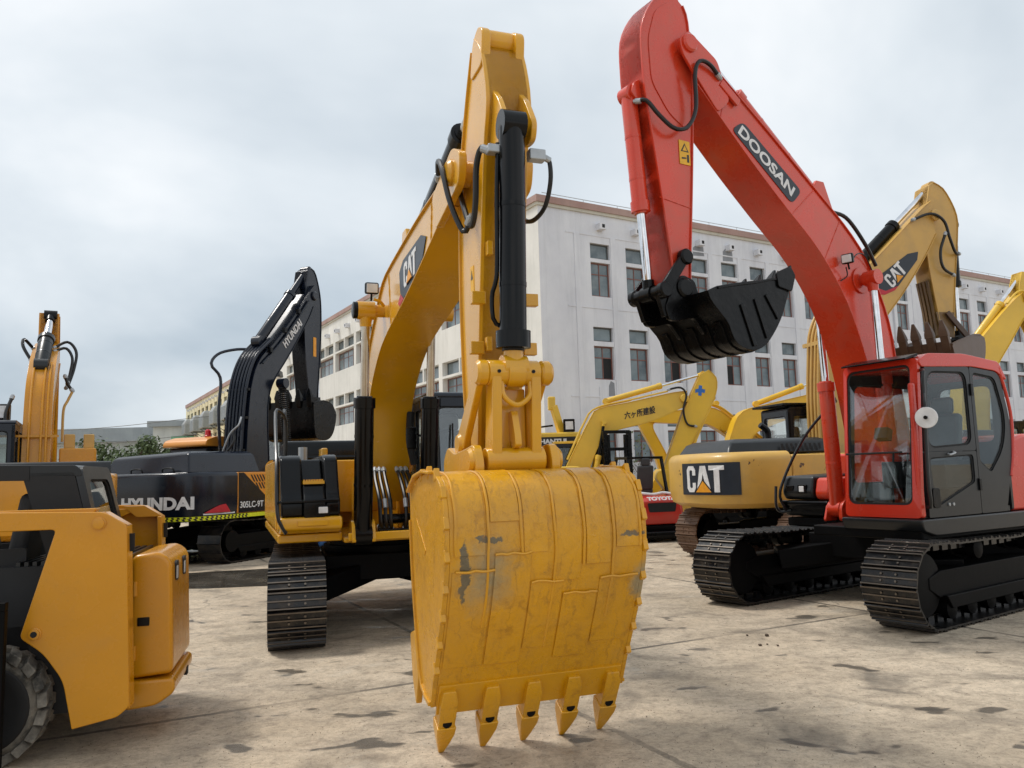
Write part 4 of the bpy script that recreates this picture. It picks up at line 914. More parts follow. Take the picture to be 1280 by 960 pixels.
MB().box(1.355, 1.37, -.94, -.84, 1.38, 1.45).build('lamp_lens', 'lamp_lens', hdo, bevel=.01); MB().box(1.35, 1.362, -.96, -.82, 1.36, 1.47).build('lamp_housing', 'black_steel', hdo, bevel=.01)
MB().box(-2.2, .9, -1.37, -1.336, 1.2, 1.98).build('side_door', 'cat_yellow', ex, bevel=.02)
MB().tube([(1.33, -1.28, 1.18), (1.36, -1.37, 1.38), (1.1, -1.37, 1.95), (.2, -1.34, 2.55), (.05, -1.30, 2.62), (-.1, -1.2, 2.5), (-.15, -1.2, 2.0)], .02, 8).build('handrail', 'cab_grey', ex)
MB().tube([(-.3, -1.2, 2.0), (-.3, -1.2, 2.62), (-.9, -1.2, 2.62)], .018, 8).build('handrail', 'cab_grey', ex)
eh = MB().prism(rpoly([(-2.3, 2.0), (-2.25, 2.28), (-.85, 2.28), (-.75, 2.0)], .08), -1.15, .25).build('engine_hood', 'gloss_black', ex, bevel=.06, seg=3)
MB().box(-2.3, -.55, -1.3, .3, 1.3, 2.0).build('engine_bay', 'cat_yellow', ex, bevel=.02)
MB().cyl((-.6, -.95, 2.0), (-.6, -.95, 2.18), .06).build('exhaust_pipe', 'silver', ex)
MB().box(-.2, .1, -.78, -.70, 1.9, 2.14).build('hood_bracket', 'cat_yellow', ex, bevel=.02)
counterweight(ex, -1.9, -2.75, 2.75, 1.05, 2.05, 'cat_yellow')
tb = MB()
for s in (-1, 1):
    tb.prism(rpoly([(-.45, 1.08), (-.35, 1.72), (.05, 1.84), (.3, 1.6), (.9, 1.15), (1.36, 1.08)], .06), s * .31 - .03, s * .31 + .03)
for y in (-.56, -.34, .19, .41): tb.prism(rpoly([(1.0, 1.04), (1.16, 1.28), (1.32, 1.28), (1.40, 1.04)], .05), y - .02, y + .02)
tbo = tb.build('boom_bracket', 'cat_yellow', ex, bevel=.012)
MB().box(1.30, 1.36, -.62, .62, 1.06, 1.15).build('front_beam', 'cat_yellow', dk, bevel=.012)
for i, y in enumerate((-.22, -.16, -.10, .08, .14, .20)):
    hose(ex, [(1.05, y * .8, 1.12), (1.12, y, 1.26), (1.05, y, 1.5), (.8, y, 1.72), (.62, y * .9, 1.85)], .022)
    MB().cyl((1.10, y, 1.40), (1.06, y, 1.50), .026, n=10).build('hose_sleeve', 'silver' if i % 2 else 'hose_black', ex)
MB().box(.95, 1.12, -.24, .22, 1.10, 1.16).cyl((1.06, -.25, 1.17), (1.06, -.1, 1.17), .05).cyl((1.06, .05, 1.17), (1.06, .2, 1.17), .05).cyl((.9, -.2, 1.26), (.9, .2, 1.26), .06).build('valve_block', 'black_steel', ex, bevel=.01)
cb_ = cab(ex, -.25, 1.48, .34, 1.36, 1.14, 2.72, 'navy_black', 'clear_glass', rake=.14, roofmat='navy_black', seatmat='seat_wrap', mid=1.66)
m = MB(); m.tube([(1.44, .50, 1.72), (1.45, .56, 2.05), (1.40, .58, 2.35)], .012, 6); m.build('wiper', 'rubber', cb_)
MB().tube([(1.0, .34, 2.2), (1.12, .22, 2.25), (1.12, .18, 2.28)], .012, 6).build('mirror_arm', 'black_steel', cb_); MB().obox((1.14, .15, 2.2), (.02, 0, 0), (0, .06, 0), (0, 0, .13)).build('mirror', 'black_steel', cb_, bevel=.02)
MB().tube([(.6, .30, 1.9), (.62, .24, 2.2), (.6, .26, 2.55)], .05, 8).build('cable_guard', 'rubber', cb_)

# ------------------------------------------------------------------ red excavator
re_ = thing('excavator', 'bright red excavator with grey cab door and black bucket curled in the air', 'excavator', (4.95, 10.59, 0), 211)
undercarriage(re_, 3.55, 2.36, .6, .43, 'track_black', rel=4)
RT = [(-.25, 1.5), (-.10, 2.3), (.02, 3.04), (.12, 3.62), (.43, 4.30), (.79, 4.72), (1.51, 5.27), (2.18, 5.77), (2.95, 6.32), (3.30, 6.56)]
RB = [(.35, 1.4), (.45, 2.2), (.58, 2.86), (.70, 3.26), (.97, 3.85), (1.42, 4.42), (1.99, 4.90), (2.52, 5.36), (2.99, 5.80), (3.34, 6.14)]
rb = arm('boom', RT, RB, .50, 'red_paint', re_, 32)
RS = lambda u, v, w: (u, .256 - w, v)
for s in (-1, 1):
    MB().prism(rpoly([(2.85, 6.02), (3.02, 6.48), (3.45, 6.74), (3.60, 6.60), (3.55, 6.42), (3.30, 6.12), (3.05, 5.84)], .06), s * .27 - .02, s * .27 + .02).build('boom_nose_plate', 'red_paint', rb, bevel=.01)
boss((3.45, 6.58), -.33, .33, .11, 'pivot_pin', 'red_paint', rb)
# lettering plate runs along the boom
import itertools
du = Vector((2.72 - 1.76, 5.83 - 5.12)); Ld = du.length; du.normalize(); dn = Vector((-du.y, du.x)); o0 = Vector((2.73, 5.76))
def RD(u, v, w):      # u runs from the nose down the boom, v across
    p = o0 - du * u + dn * v; return (p.x, .256 - w, p.y)
decal(rpoly([(-.03, -.10), (1.20, -.135), (1.24, .13), (.05, .12)], .08), rb, 'navy_decal', RD)
text('DOOSAN', rb, 'white_decal', RD, .06, -.07, 1.14, .075, bold=.03, d=.006)
for a_, b_ in (((.02, 3.0), (.60, 2.84)), ((.95, 4.84), (1.30, 4.30)), ((1.42, 5.18), (1.86, 4.80)), ((2.85, 6.22), (2.98, 5.82))): seam(rb, a_, b_, .252, 'red_paint')
ys = [(.42, 'l'), (-.42, 'r')]
for y, _ in ys: hcyl(re_, (.52, y, 1.16), (.62, y, 4.10), .10, .048, .58, 'red_paint', 'chrome', 'boom_cylinder', rodmat='red_paint')
MB().lathe((.62, -.50, 4.10), (0, 1, 0), [(0, .07), (.02, .085), (.16, .085), (.16, .07), (.84, .07), (.84, .085), (.98, .085), (1.0, .06)], 18).build('cross_tube', 'red_paint', rb)
MB().cyl((.62, .25, 4.10), (.62, .275, 4.10), .17, n=24).build('tube_flange', 'red_paint', rb, bevel=.006)
worklamp(rb, (1.0, .36, 4.32), (1, .25, -.1), .075)
hose(rb, [(.92, .36, 4.30), (.75, .33, 4.42), (.55, .30, 4.42), (.35, .27, 4.2)], .008)
hose(rb, [(1.0, .33, 4.22), (.95, .30, 4.12), (1.05, .275, 4.05)], .008)
hcyl(re_, (1.15, 0, 5.28), (3.50, 0, 7.14), .09, .048, .56, 'red_paint', 'chrome', 'stick_cylinder')
MB().prism([(.85, 4.82), (1.35, 5.2), (1.22, 5.38), (1.08, 5.38)], -.16, -.11).prism([(.85, 4.82), (1.35, 5.2), (1.22, 5.38), (1.08, 5.38)], .11, .16).build('cylinder_bracket', 'red_paint', rb, bevel=.01)
for yy in (-.18, .18): MB().tube([(.0, yy, 3.3), (.35, yy, 4.32), (.75, yy, 4.78), (1.5, yy, 5.35), (2.9, yy, 6.38)], .02, 8).build('hydraulic_pipe', 'red_paint', rb)
MB().obox((2.85, .285, 6.12), Vector((-du.x, 0, -du.y)) * .17, (0, .02, 0), Vector((-dn.x, 0, -dn.y)) * .05).build('hose_guard', 'red_paint', rb, bevel=.01)
hose(rb, [(1.05, .20, 4.98), (.75, .22, 4.92), (.45, .24, 4.62), (.22, .22, 4.35)], .025)
QF = [(3.55, 7.20), (3.80, 7.12), (4.06, 6.72), (4.09, 6.25), (4.06, 5.86), (3.99, 5.39), (3.88, 4.6), (3.80, 3.98), (3.76, 3.66)]
QB = [(3.42, 7.10), (3.36, 6.95), (3.34, 6.62), (3.33, 6.3), (3.34, 6.01), (3.40, 5.23), (3.47, 4.5), (3.52, 4.0), (3.54, 3.62)]
rs = arm('stick', QB, QF, .36, 'red_paint', re_, 34, fl=.02)
boss((3.66, 3.72), -.25, .25, .11, 'bucket_pin', 'black_steel', rs)
for s in (-1, 1):
    MB().prism(rpoly([(3.36, 7.0), (3.44, 7.22), (3.58, 7.22), (3.66, 7.0)], .05), s * .11 - .025, s * .11 + .025).build('clevis_plate', 'red_paint', rs, bevel=.01)
    MB().prism(rpoly([(4.0, 6.12), (4.16, 6.02), (4.20, 5.90), (4.12, 5.82), (4.0, 5.85)], .03), s * .10 - .02, s * .10 + .02).build('cylinder_lug', 'red_paint', rs, bevel=.008)
for s in (-1, 1): MB().prism(rpoly([(3.42, 7.02), (3.62, 7.10), (3.86, 6.92), (3.98, 6.55), (3.96, 6.05), (3.72, 5.72), (3.42, 5.55), (3.40, 5.95), (3.60, 6.15), (3.62, 6.45), (3.42, 6.62)], .10), s * .185 - .006, s * .185 + .006).build('stiffener_plate', 'red_paint', rs, bevel=.004)
seam(rs, (3.92, 4.72), (3.47, 4.66), .182, 'red_paint')
QS = lambda u, v, w: (u, .186 - w, v)
decal([(3.44, 5.16), (3.60, 5.16), (3.60, 5.44), (3.44, 5.44)], rs, 'yellow_decal', QS)
decal([(3.46, 5.31), (3.58, 5.31), (3.52, 5.41)], rs, 'black_decal', QS, .005); decal([(3.485, 5.32), (3.555, 5.32), (3.52, 5.385)], rs, 'yellow_decal', QS, .007)
decal([(3.46, 5.19), (3.49, 5.19), (3.49, 5.28), (3.46, 5.28)], rs, 'black_decal', QS, .005); decal([(3.50, 5.23), (3.57, 5.22), (3.57, 5.24), (3.50, 5.245)], rs, 'black_decal', QS, .005)
hcyl(re_, (4.14, 0, 5.92), (3.98, 0, 3.66), .092, .05, .60, 'red_paint', 'chrome', 'bucket_cylinder', rodmat='black_steel')
hose(re_, [(4.14, .12, 5.80), (4.08, .22, 5.78), (3.95, .27, 5.62), (3.75, .29, 5.50), (3.55, .29, 5.56), (3.42, .30, 5.80), (3.42, .32, 6.20), (3.36, .34, 6.36), (3.20, .34, 6.36), (3.02, .31, 6.26)], .024)
for y in (-.24, .24):
    MB().prism([(3.60, 4.04), (3.70, 4.10), (4.02, 3.72), (4.06, 3.60), (3.95, 3.58)], y - .022, y + .022).build('side_link', 'black_steel', re_, bevel=.01)
    boss((3.65, 4.06), y - .05, y + .05, .09, 'link_eye', 'black_steel', re_); boss((3.98, 3.66), y - .05, y + .05, .09, 'link_eye', 'black_steel', re_)
    MB().prism([(3.93, 3.68), (4.04, 3.64), (3.95, 3.38), (3.84, 3.40)], y * .7 - .03, y * .7 + .03).build('power_link', 'black_steel', re_, bevel=.01)
MB().cyl((3.98, -.27, 3.66), (3.98, .27, 3.66), .072, n=18).build('link_tube', 'black_steel', re_, bevel=.008)
RP = [(3.66, 3.62), (3.62, 3.52), (3.50, 3.40), (3.38, 3.28), (3.31, 3.12), (3.20, 3.04), (3.02, 3.01), (2.84, 3.07), (2.68, 3.22), (2.52, 3.44), (2.38, 3.74)]
RM = [(2.56, 3.87), (2.92, 3.80), (3.25, 3.74), (3.52, 3.68)]
rk, RPP = bucket(re_, RP, RM, 1.06, 'black_steel', (2.21, 4.07), 5, tmat='black_steel')
for y in (-.19, .19):
    MB().prism(rpoly([(3.40, 3.50), (3.50, 3.82), (3.68, 3.87), (3.84, 3.72), (3.95, 3.48), (3.90, 3.34), (3.78, 3.34), (3.55, 3.40), (3.38, 3.20)], .05), y - .025, y + .025).build('bucket_ear', 'black_steel', rk, bevel=.01)
for s in (-1, 1):
    yy = s * .565
    MB().prism(rpoly([(2.36, 3.72), (2.28, 3.92), (2.36, 4.02), (2.60, 3.92), (2.58, 3.76)], .03), yy - .012, yy + .02).build('side_cutter', 'black_steel', rk, bevel=.006)
    for pl in ([(2.98, 3.06), (3.03, 3.05), (3.20, 3.50), (3.15, 3.52)], [(2.60, 3.42), (2.62, 3.38), (2.80, 3.64), (2.76, 3.66)], [(2.78, 3.18), (2.82, 3.15), (2.98, 3.58), (2.93, 3.60)]):
        MB().prism(pl, yy - .015, yy + .015).build('side_rib', 'black_steel', rk, bevel=.005)
for i in range(5):
    y = -.42 + i * .21; MB().strap(RPP[5:24], y - .05, y + .05, .018, 0).build('wear_strap', 'black_steel', rk, bevel=.004)
# upper frame and body
MB().box(-2.6, .45, -1.32, -.05, .90, 1.02).box(-2.6, 1.5, -.05, 1.36, .90, 1.02).build('deck', 'frame_black', re_, bevel=.02)
MB().prism(rpoly([(-2.5, .94), (1.30, .94), (1.52, 1.0), (1.56, 1.13), (-2.5, 1.13)], .04), .40, 1.40).build('side_skirt', 'cab_grey', re_, bevel=.02)
for s in (-1, 1): MB().prism(rpoly([(-.45, 1.0), (-.35, 1.65), (.0, 1.78), (.3, 1.5), (.62, 1.2), (.62, 1.0)], .06), s * .31 - .03, s * .31 + .03).prism(rpoly([(.38, 1.0), (.44, 1.22), (.60, 1.22), (.68, 1.0)], .04), s * .52 - .02, s * .52 + .02).build('boom_bracket', 'red_paint', re_, bevel=.012)
hb = MB().prism(rpoly([(.45, 1.04), (.55, 1.2), (.55, 1.26), (-.3, 1.26), (-.3, 1.04)], .03), -1.33, -.56).build('lower_box', 'gloss_black', re_, bevel=.03)
MB().prism(rpoly([(.50, 1.27), (.56, 1.36), (.50, 1.60), (-.4, 1.62), (-.4, 1.27)], .05), -1.30, -.78).build('tool_box', 'cab_grey', re_, bevel=.04, seg=3)
MB().prism(rpoly([(.48, 1.27), (.52, 1.36), (.46, 1.57), (-.4, 1.58), (-.4, 1.27)], .05), -.775, -.56).build('tool_box_end', 'red_paint', re_, bevel=.03)
TF = lambda u, v, w: (.552 - w - .0, u, v)
MB().box(.52, .565, -1.02, -.88, 1.36, 1.48).build('lamp_housing', 'black_steel', hb, bevel=.01); MB().box(.56, .572, -.99, -.91, 1.38, 1.46).build('lamp_lens', 'lamp_lens', hb, bevel=.01)
MB().box(.52, .56, -1.22, -1.10, 1.39, 1.47).build('latch', 'black_steel', hb, bevel=.01)
MB().tube([(.60, -1.36, 1.46), (.62, -1.36, 1.2), (.56, -1.34, 1.10), (.5, -1.2, 1.12)], .02, 8).tube([(.55, -1.26, 1.12), (.60, -1.28, 1.42), (.35, -1.05, 2.1), (.12, -.75, 2.55), (.05, -.68, 2.62), (.25, -.55, 2.66)], .02, 8).build('handrail', 'cab_grey', re_)
MB().prism(rpoly([(-2.4, 1.13), (-.36, 1.13), (-.36, 1.62), (-.52, 2.0), (-.8, 2.06), (-2.4, 2.06)], .06), .55, 1.34).build('side_cover', 'red_cab', re_, bevel=.04, seg=3)
MB().box(-2.4, -.45, -1.32, .53, 1.1, 1.9).build('engine_bay', 'red_paint', re_, bevel=.04)
MB().prism(rpoly([(-2.3, 1.9), (-2.2, 2.16), (-1.0, 2.16), (-.9, 1.9)], .05), -1.2, .5).build('engine_hood', 'cab_grey', re_, bevel=.05)
counterweight(re_, -2.0, -2.9, 2.7, 1.05, 2.0, 'red_paint')
# cab of the red machine
X1, X0, Y0, Y1, Z0, ZT = 1.50, -.42, .43, 1.37, 1.14, 2.90
rc = MB().box(X0 + .1, X1 - .04, Y0 + .03, Y1 - .03, Z0, Z0 + .06).build('cab', 'cab_grey', re_)
xf = lambda z: X1 - .16 * max(0, (z - 1.9)) ** 1.3
FR = lambda u, v, w: (xf(v) - w, u, v)
winpanel(rc, [(Y0, Z0), (Y1, Z0), (Y1, ZT), (Y0, ZT)], [(Y0 + .05, Z0 + .14), (Y1 - .09, Z0 + .14), (Y1 - .08, ZT - .06), (Y0 + .05, ZT - .06)], FR, .05, 'red_cab', 'clear_glass', .06, .10, 'front_frame', 'windscreen', k=6)
MB().tube([(xf(1.86) + .004, Y0 + .07, 1.86), (xf(1.86) + .004, Y1 - .17, 1.86)], .012, 6).build('windscreen_bar', 'rubber', rc)
SL = lambda u, v, w: (u, Y1 - w, v)
MB().box(1.40, 1.488, Y1 - .06, Y1 - .003, Z0, 2.62).build('front_pillar', 'red_cab', rc, bevel=.03)
winpanel(rc, [(.34, 1.86), (1.33, 1.86), (1.22, 2.84), (.34, 2.84)], [(.41, 1.93), (1.27, 1.89), (1.18, 2.76), (.41, 2.78)], SL, .045, 'cab_grey', 'tinted_glass', .04, .14, 'door_top', 'door_pane', k=6)
winpanel(rc, [(.34, Z0), (1.36, Z0), (1.33, 1.855), (.34, 1.855)], [(.41, 1.50), (1.22, 1.24), (1.27, 1.79), (.41, 1.82)], SL, .045, 'cab_grey', 'tinted_glass', .02, .06, 'door', 'door_pane', k=6)
winpanel(rc, [(-.20, Z0), (.33, Z0), (.33, 2.84), (-.30, 2.80), (-.46, 2.2), (-.42, 1.75)], [(.06, 1.60), (.27, 1.72), (.27, 2.78), (-.20, 2.74), (-.37, 2.24), (-.26, 1.88)], SL, .045, 'cab_grey', 'tinted_glass', [.02, .02, .02, .12, .2, .15], [.05, .05, .06, .10, .25, .2], 'rear_side_panel', 'side_pane', k=6)
SRr = lambda u, v, w: (u, Y0 + w, v)
winpanel(rc, [(X0, Z0), (1.49, Z0), (1.30, 2.84), (X0, 2.84)], [(X0 + .12, 1.5), (1.36, 1.5), (1.22, 2.7), (X0 + .12, 2.7)], SRr, .045, 'cab_grey', 'clear_glass', .03, .1, 'right_wall')
winpanel(rc, [(Y0, Z0), (Y1 - .02, Z0), (Y1 - .02, 2.80), (Y0, 2.80)], [(Y0 + .12, 1.95), (Y1 - .14, 1.95), (Y1 - .14, 2.68), (Y0 + .12, 2.68)], lambda u, v, w: (X0 + .02 + w, u, v), .045, 'cab_grey', 'tinted_glass', .05, .1, 'rear_wall', 'rear_pane')
rp_ = rpoly([(-.46, 2.70), (-.30, 2.93), (.45, 2.99), (1.16, 2.96), (1.34, 2.86), (1.30, 2.80), (.3, 2.845), (-.22, 2.815)], .06)
MB().prism(rp_, Y0 - .02, Y1 + .015).build('roof', 'red_cab', rc, bevel=.03, seg=3)
MB().tube([(-.30, Y1 + .0, 2.86), (-.44, Y1 + .0, 2.5), (-.49, Y1, 2.2), (-.44, Y1, 1.8), (-.36, Y1, 1.55)], .02, 8).build('rear_trim', 'red_cab', rc)
MB().prism(rpoly([(1.20, 2.94), (1.44, 2.885), (1.44, 2.905), (1.20, 2.97)], .008), Y0 + .04, Y1 - .08).build('rain_visor', 'black_steel', rc)
MB().tube([(1.42, Y1 + .02, 1.26), (1.44, Y1 + .075, 1.28), (1.46, Y1 + .08, 1.6), (1.40, Y1 + .08, 2.6), (1.36, Y1 + .07, 2.74), (1.30, Y1 + .01, 2.76)], .02, 8).build('grab_rail', 'cab_grey', rc)
MB().tube([(1.40, Y1 + .08, 2.50), (1.47, Y1 + .12, 2.42), (1.48, Y1 + .13, 2.32)], .014, 8).build('mirror_arm', 'cab_grey', rc)
mr = MB().lathe((1.47, Y1 + .13, 2.22), (1, .35, 0), [(-.02, .05), (0, .105), (.02, .115), (.03, .11)], 24).build('mirror', 'white_paint', rc)
MB().lathe((1.50, Y1 + .14, 2.22), (1, .35, 0), [(0, .02), (.035, .02)], 10).build('mirror_knob', 'black_steel', mr)
MB().tube([(.92, Y1 + .004, 1.83), (.92, Y1 + .03, 1.82), (.82, Y1 + .03, 1.84), (.82, Y1 + .004, 1.85)], .012, 6).build('door_handle', 'silver', rc)
MB().prism(rpoly([(1.14, 1.24), (1.28, 1.24), (1.28, 1.46), (1.14, 1.46)], .04), Y1 - .002, Y1 + .012).build('door_latch', 'black_steel', rc, bevel=.006)
for x in (.98, .90): MB().cyl((x, Y1 - .002, 1.27), (x, Y1 + .012, 1.27), .018, n=12).build('door_lock', 'silver', rc)
for z in (1.4, 2.5): MB().box(.31, .36, Y1 - .002, Y1 + .02, z, z + .14).build('hinge', 'black_steel', rc, bevel=.006)
seat(rc, .45, .88, Z0 + .06, 'seat_wrap', 1.0)
m = MB()
for y in (.58, 1.2): m.box(.2, .85, y - .09, y + .09, Z0 + .3, Z0 + .62)
for y in (.78, .96): m.cyl((1.15, y, Z0), (1.02, y, Z0 + .72), .013); m.box(1.1, 1.28, y - .06, y + .06, Z0 + .05, Z0 + .1)
m.box(-.38, .05, .5, 1.3, Z0 + .06, Z0 + .55); m.build('console', 'interior', rc, bevel=.03)
MB().obox((.95, .62, Z0 + .95), (.05, 0, .02), (0, .09, 0), (-.02, 0, .07)).build('monitor', 'interior', rc, bevel=.015)

# ------------------------------------------------------------------ skid steer loader, left foreground
ss = thing('skid_steer_loader', 'yellow skid steer loader seen from its rear corner at the left edge', 'loader', (-3.98, 5.84, 0), 195)
tw_ = rpoly([(-1.20, 1.48), (-1.06, 1.575), (-.30, 1.60), (-.30, 1.47), (-.77, 1.47), (-.58, .79), (-.72, .68), (-.84, .50), (-.90, .19), (-1.17, .24), (-1.24, .30)], [.03, .05, .01, .01, .03, .03, .06, .06, .01, .03, .02])
for s in (1, -1):
    ya, yb = (.60, .78) if s > 0 else (-.78, -.60)
    m = MB().prism(tw_, yb - .03 if s > 0 else ya, yb if s > 0 else ya + .03)
    t_ = m.build('tower', 'loader_yellow', ss, bevel=.008)
    MB().prism([(-1.24, .28), (-1.20, 1.48), (-1.165, 1.48), (-1.205, .28)], ya, yb - .03 if s > 0 else yb).build('tower_back', 'loader_yellow', t_, bevel=.008)
    MB().prism([(-1.20, 1.48), (-1.06, 1.572), (-.9, 1.57), (-1.0, 1.48)], ya + .02, yb - .031).build('tower_cap', 'loader_yellow', t_)
    MB().box(-1.232, -1.20, (ya + yb) / 2 - .015, (ya + yb) / 2 + .012, 1.30, 1.42).build('tower_slot', 'dark_hole', t_)
    m = MB().prism(rpoly([(-1.02, 1.60 - (.05 if s < 0 else 0)), (2.2, 1.62 - (.06 if s < 0 else 0)), (2.2, 1.47), (-.85, 1.47)], .03), ya + .05, yb - .04); m.build('lift_arm', 'loader_yellow', ss, bevel=.01)
    for p, rr in (((-1.03, 1.50), .035), ((-.67, .81), .032)):
        yo = yb if s > 0 else ya
        o = MB().lathe((p[0], yo, p[1]), (0, s, 0), [(0, rr * 1.25), (.008, rr * 1.25), (.010, rr), (.026, rr), (.028, rr * .5)], 20).build('pivot_bolt', 'loader_yellow', t_)
        if rr < .034: MB().cyl((p[0], yo + s * .02, p[1]), (p[0], yo + s * .032, p[1]), rr * .6, n=14).build('bolt_hole', 'dark_hole', o)
    for xw in (-.38, .55):
        wheel = MB().lathe((xw, s * .50, .355), (0, s, 0), [(0, .2), (.01, .29), (.05, .335), (.09, .342), (.19, .342), (.23, .335), (.27, .29), (.275, .22)], 36).build('wheel', 'dusty_tyre', ss)
        tm = MB()
        for i in range(20):
            a = 2 * math.pi * i / 20; 
            for q, off in ((0, 0.0), (1, math.pi / 20)):
                aa = a + off; d = Vector((math.cos(aa), 0, math.sin(aa))); tt = Vector((-math.sin(aa), 0, math.cos(aa)))
                yc = s * (.50 + (.07 if q == 0 else .20)); c = Vector((xw, yc, .355)) + d * .343
                tm.obox(c, tt * .042 + Vector((0, (.02 if q else -.02) * s, 0)), Vector((0, .075, 0)) + tt * (.02 if q else -.02), d * .03)
        tm.build('tread_blocks', 'dusty_tyre', wheel, bevel=.006)
        MB().lathe((xw, s * .772, .355), (0, s, 0), [(0, .275), (.012, .265), (.016, .22), (.006, .20), (.007, .09), (.03, .08), (.032, .02)], 32).build('rim', 'rubber', wheel)
dr = MB().prism([(.40, 1.22), (.40, .40), (-.40, .40), (-.40, 1.22)], -1.45, -1.16, 'x')
dr = MB().prism(rpoly([(-1.17, .40), (-1.46, .42), (-1.44, 1.20), (-1.36, 1.27), (-1.17, 1.25)], .05), -.44, .46).build('rear_door', 'loader_yellow', ss, bevel=.035, seg=3)
for y in (.26, -.12):
    o = MB().prism(rpoly([(y - .06, 1.04), (y + .07, 1.05), (y + .07, 1.18), (y - .05, 1.19)], .03), -1.452, -1.435, 'x').build('tail_lamp_opening', 'dark_hole', dr); MB().box(-1.455, -1.45, y - .015, y + .055, 1.06, 1.15).build('tail_lamp', 'lamp_lens', o, bevel=.004)
MB().prism(rpoly([(-1.15, .20), (-1.36, .22), (-1.48, .30), (-1.475, .395), (-1.15, .395)], .04), -.44, .50).build('rear_bumper', 'loader_yellow', ss, bevel=.02)
for z in (.58, 1.02): MB().cyl((-1.20, .465, z - .05), (-1.20, .465, z + .05), .016, n=10).build('door_hinge', 'loader_yellow', dr)
MB().box(-1.30, -1.22, .455, .468, .76, .82).build('door_latch', 'black_steel', dr, bevel=.006)
MB().box(-1.482, -1.46, -.18, -.10, .28, .34).build('bumper_slot', 'dark_hole', ss)
MB().box(-1.16, -.35, -.58, .58, .25, 1.22).build('engine_bay', 'interior', ss)
gm = MB(); 
for i in range(14): gm.box(-1.15 + i * .05, -1.125 + i * .05, -.55, .55, 1.22, 1.25)
gm.build('radiator_grille', 'cab_grey', ss)
MB().box(-.6, 1.0, -.58, .58, .3, .85).build('chassis', 'interior', ss, bevel=.02)
cp = MB().prism(rpoly([(-.84, 1.82), (-.80, 1.90), (.55, 1.93), (.70, 1.85)], .03), -.43, .43).build('cab_roof', 'cab_grey', ss, bevel=.025, seg=3)
winpanel(cp, [(-.43, 1.25), (.43, 1.25), (.43, 1.895), (-.43, 1.895)], [(-.34, 1.40), (.34, 1.40), (.31, 1.80), (-.31, 1.80)], lambda u, v, w: (-.98 + (v - 1.25) * .24 + w, u, v), .05, 'cab_grey', 'tinted_glass', [.02, .02, .09, .09], .09, 'rear_frame', 'rear_pane')
for y in (.40, -.43):
    MB().prism(rpoly([(-.93, 1.25), (-.78, 1.85), (-.45, 1.85), (-.62, 1.30), (-.62, .9), (-.93, .9)], .02), y, y + .03).build('cab_side', 'interior', cp)
    MB().prism(rpoly([(-.5, .86), (-.5, 1.34), (.65, 1.30), (.65, .86)], .03), y, y + .03).build('cab_lower_side', 'interior', cp)
    MB().beam((-.5, y + .015, 1.85), (.6, y + .015, 1.87), .04, .10).build('roof_rail', 'interior', cp)
MB().tube([(-.32, .42, 1.36), (-.25, .42, 1.62), (-.05, .42, 1.72), (.5, .42, 1.72)], .025, 8).build('cab_tube', 'cab_grey', ss)
seat(ss, -.15, 0, .70, 'seat_grey', .9)
MB().box(-.2, .3, -.55, -.5, .9, 1.2).build('far_panel', 'loader_yellow', ss)
# black frame standing in front of the loader wheel
bf = thing('steel_rack', 'black steel rack post at the very left edge before the loader wheel', 'rack', (-3.19, 5.00, 0), 195)
MB().box(-.03, .03, -.03, .03, 0, 1.0).build('post', 'frame_black', bf, bevel=.006)
MB().box(.57, .63, -.03, .03, 0, 1.0).build('post', 'frame_black', bf, bevel=.006)
MB().box(.03, .57, -.025, .025, .46, .52).build('rail', 'cab_grey', bf, bevel=.004); MB().box(-.03, .63, -.031, .031, 1.0, 1.05).build('rail', 'frame_black', bf, bevel=.004); MB().box(.03, .57, -.025, .025, .02, .08).build('rail', 'frame_black', bf, bevel=.004)
MB().box(.031, .569, .005, .02, .08, .98).build('back_plate', 'frame_black', bf)

# ------------------------------------------------------------------ black excavator with orange side, rear view
hy = thing('excavator', 'black excavator with orange side panel and white lettering across its rear', 'excavator', (-6.95, 19.8, 0), 70)
undercarriage(hy, 3.9, 2.6, .6, .44, 'track_black', shoes=False)
XF, XR, WW = -1.8, -3.2, 3.1
counterweight(hy, XF, XR, WW, .93, 1.98, 'navy_black', p=3.6, rb=.1, rt=.10, under=.18)
CWW = cw_wrap(XF, XR, WW, 3.6)
text('HYUNDAI', hy, 'white_decal', CWW, -.30, 1.20, 1.42, 1.47, bold=.045, d=.008)
cap = [(1.28, 1.10), (1.28, 1.14), (1.42, 1.21), (1.62, 1.27), (1.85, 1.28), (2.05, 1.15), (2.06, 1.10)]
fl_ = MB(); cv = []
for i in range(25):
    t_ = i / 24; u_ = 1.62 + .70 * t_; cv += [CWW(u_, 1.11, -.011), CWW(u_, 1.115 + .17 * math.sin(min(1, t_ * 1.25) * math.pi / 2) * (1 if t_ < .8 else (1 - t_) / .2), -.011)]
fl_.add(cv, [(2 * i, 2 * i + 2, 2 * i + 3, 2 * i + 1) for i in range(24)]).build('red_flash', 'red_decal', hy, ang=0); decal([(1.60 + .045 * i, 1.075) for i in range(20)] + [(2.455 - .045 * i, 1.105) for i in range(20)], hy, 'white_decal', CWW, .011, 'white_flash')
UL = 3.0
def wrapstrip(u0, u1, z0, z1, d, n, mat, name):
    V = []
    for i in range(n + 1):
        u = u0 + (u1 - u0) * i / n; V += [CWW(u, z0, -d), CWW(u, z1, -d)]
    return MB().add(V, [(2 * i, 2 * i + 2, 2 * i + 3, 2 * i + 1) for i in range(n)]).build(name, mat, hy, ang=60)
wrapstrip(-2.0, 2.92, .965, 1.05, .012, 90, 'tape_yellow', 'reflective_tape')
ch = MB()
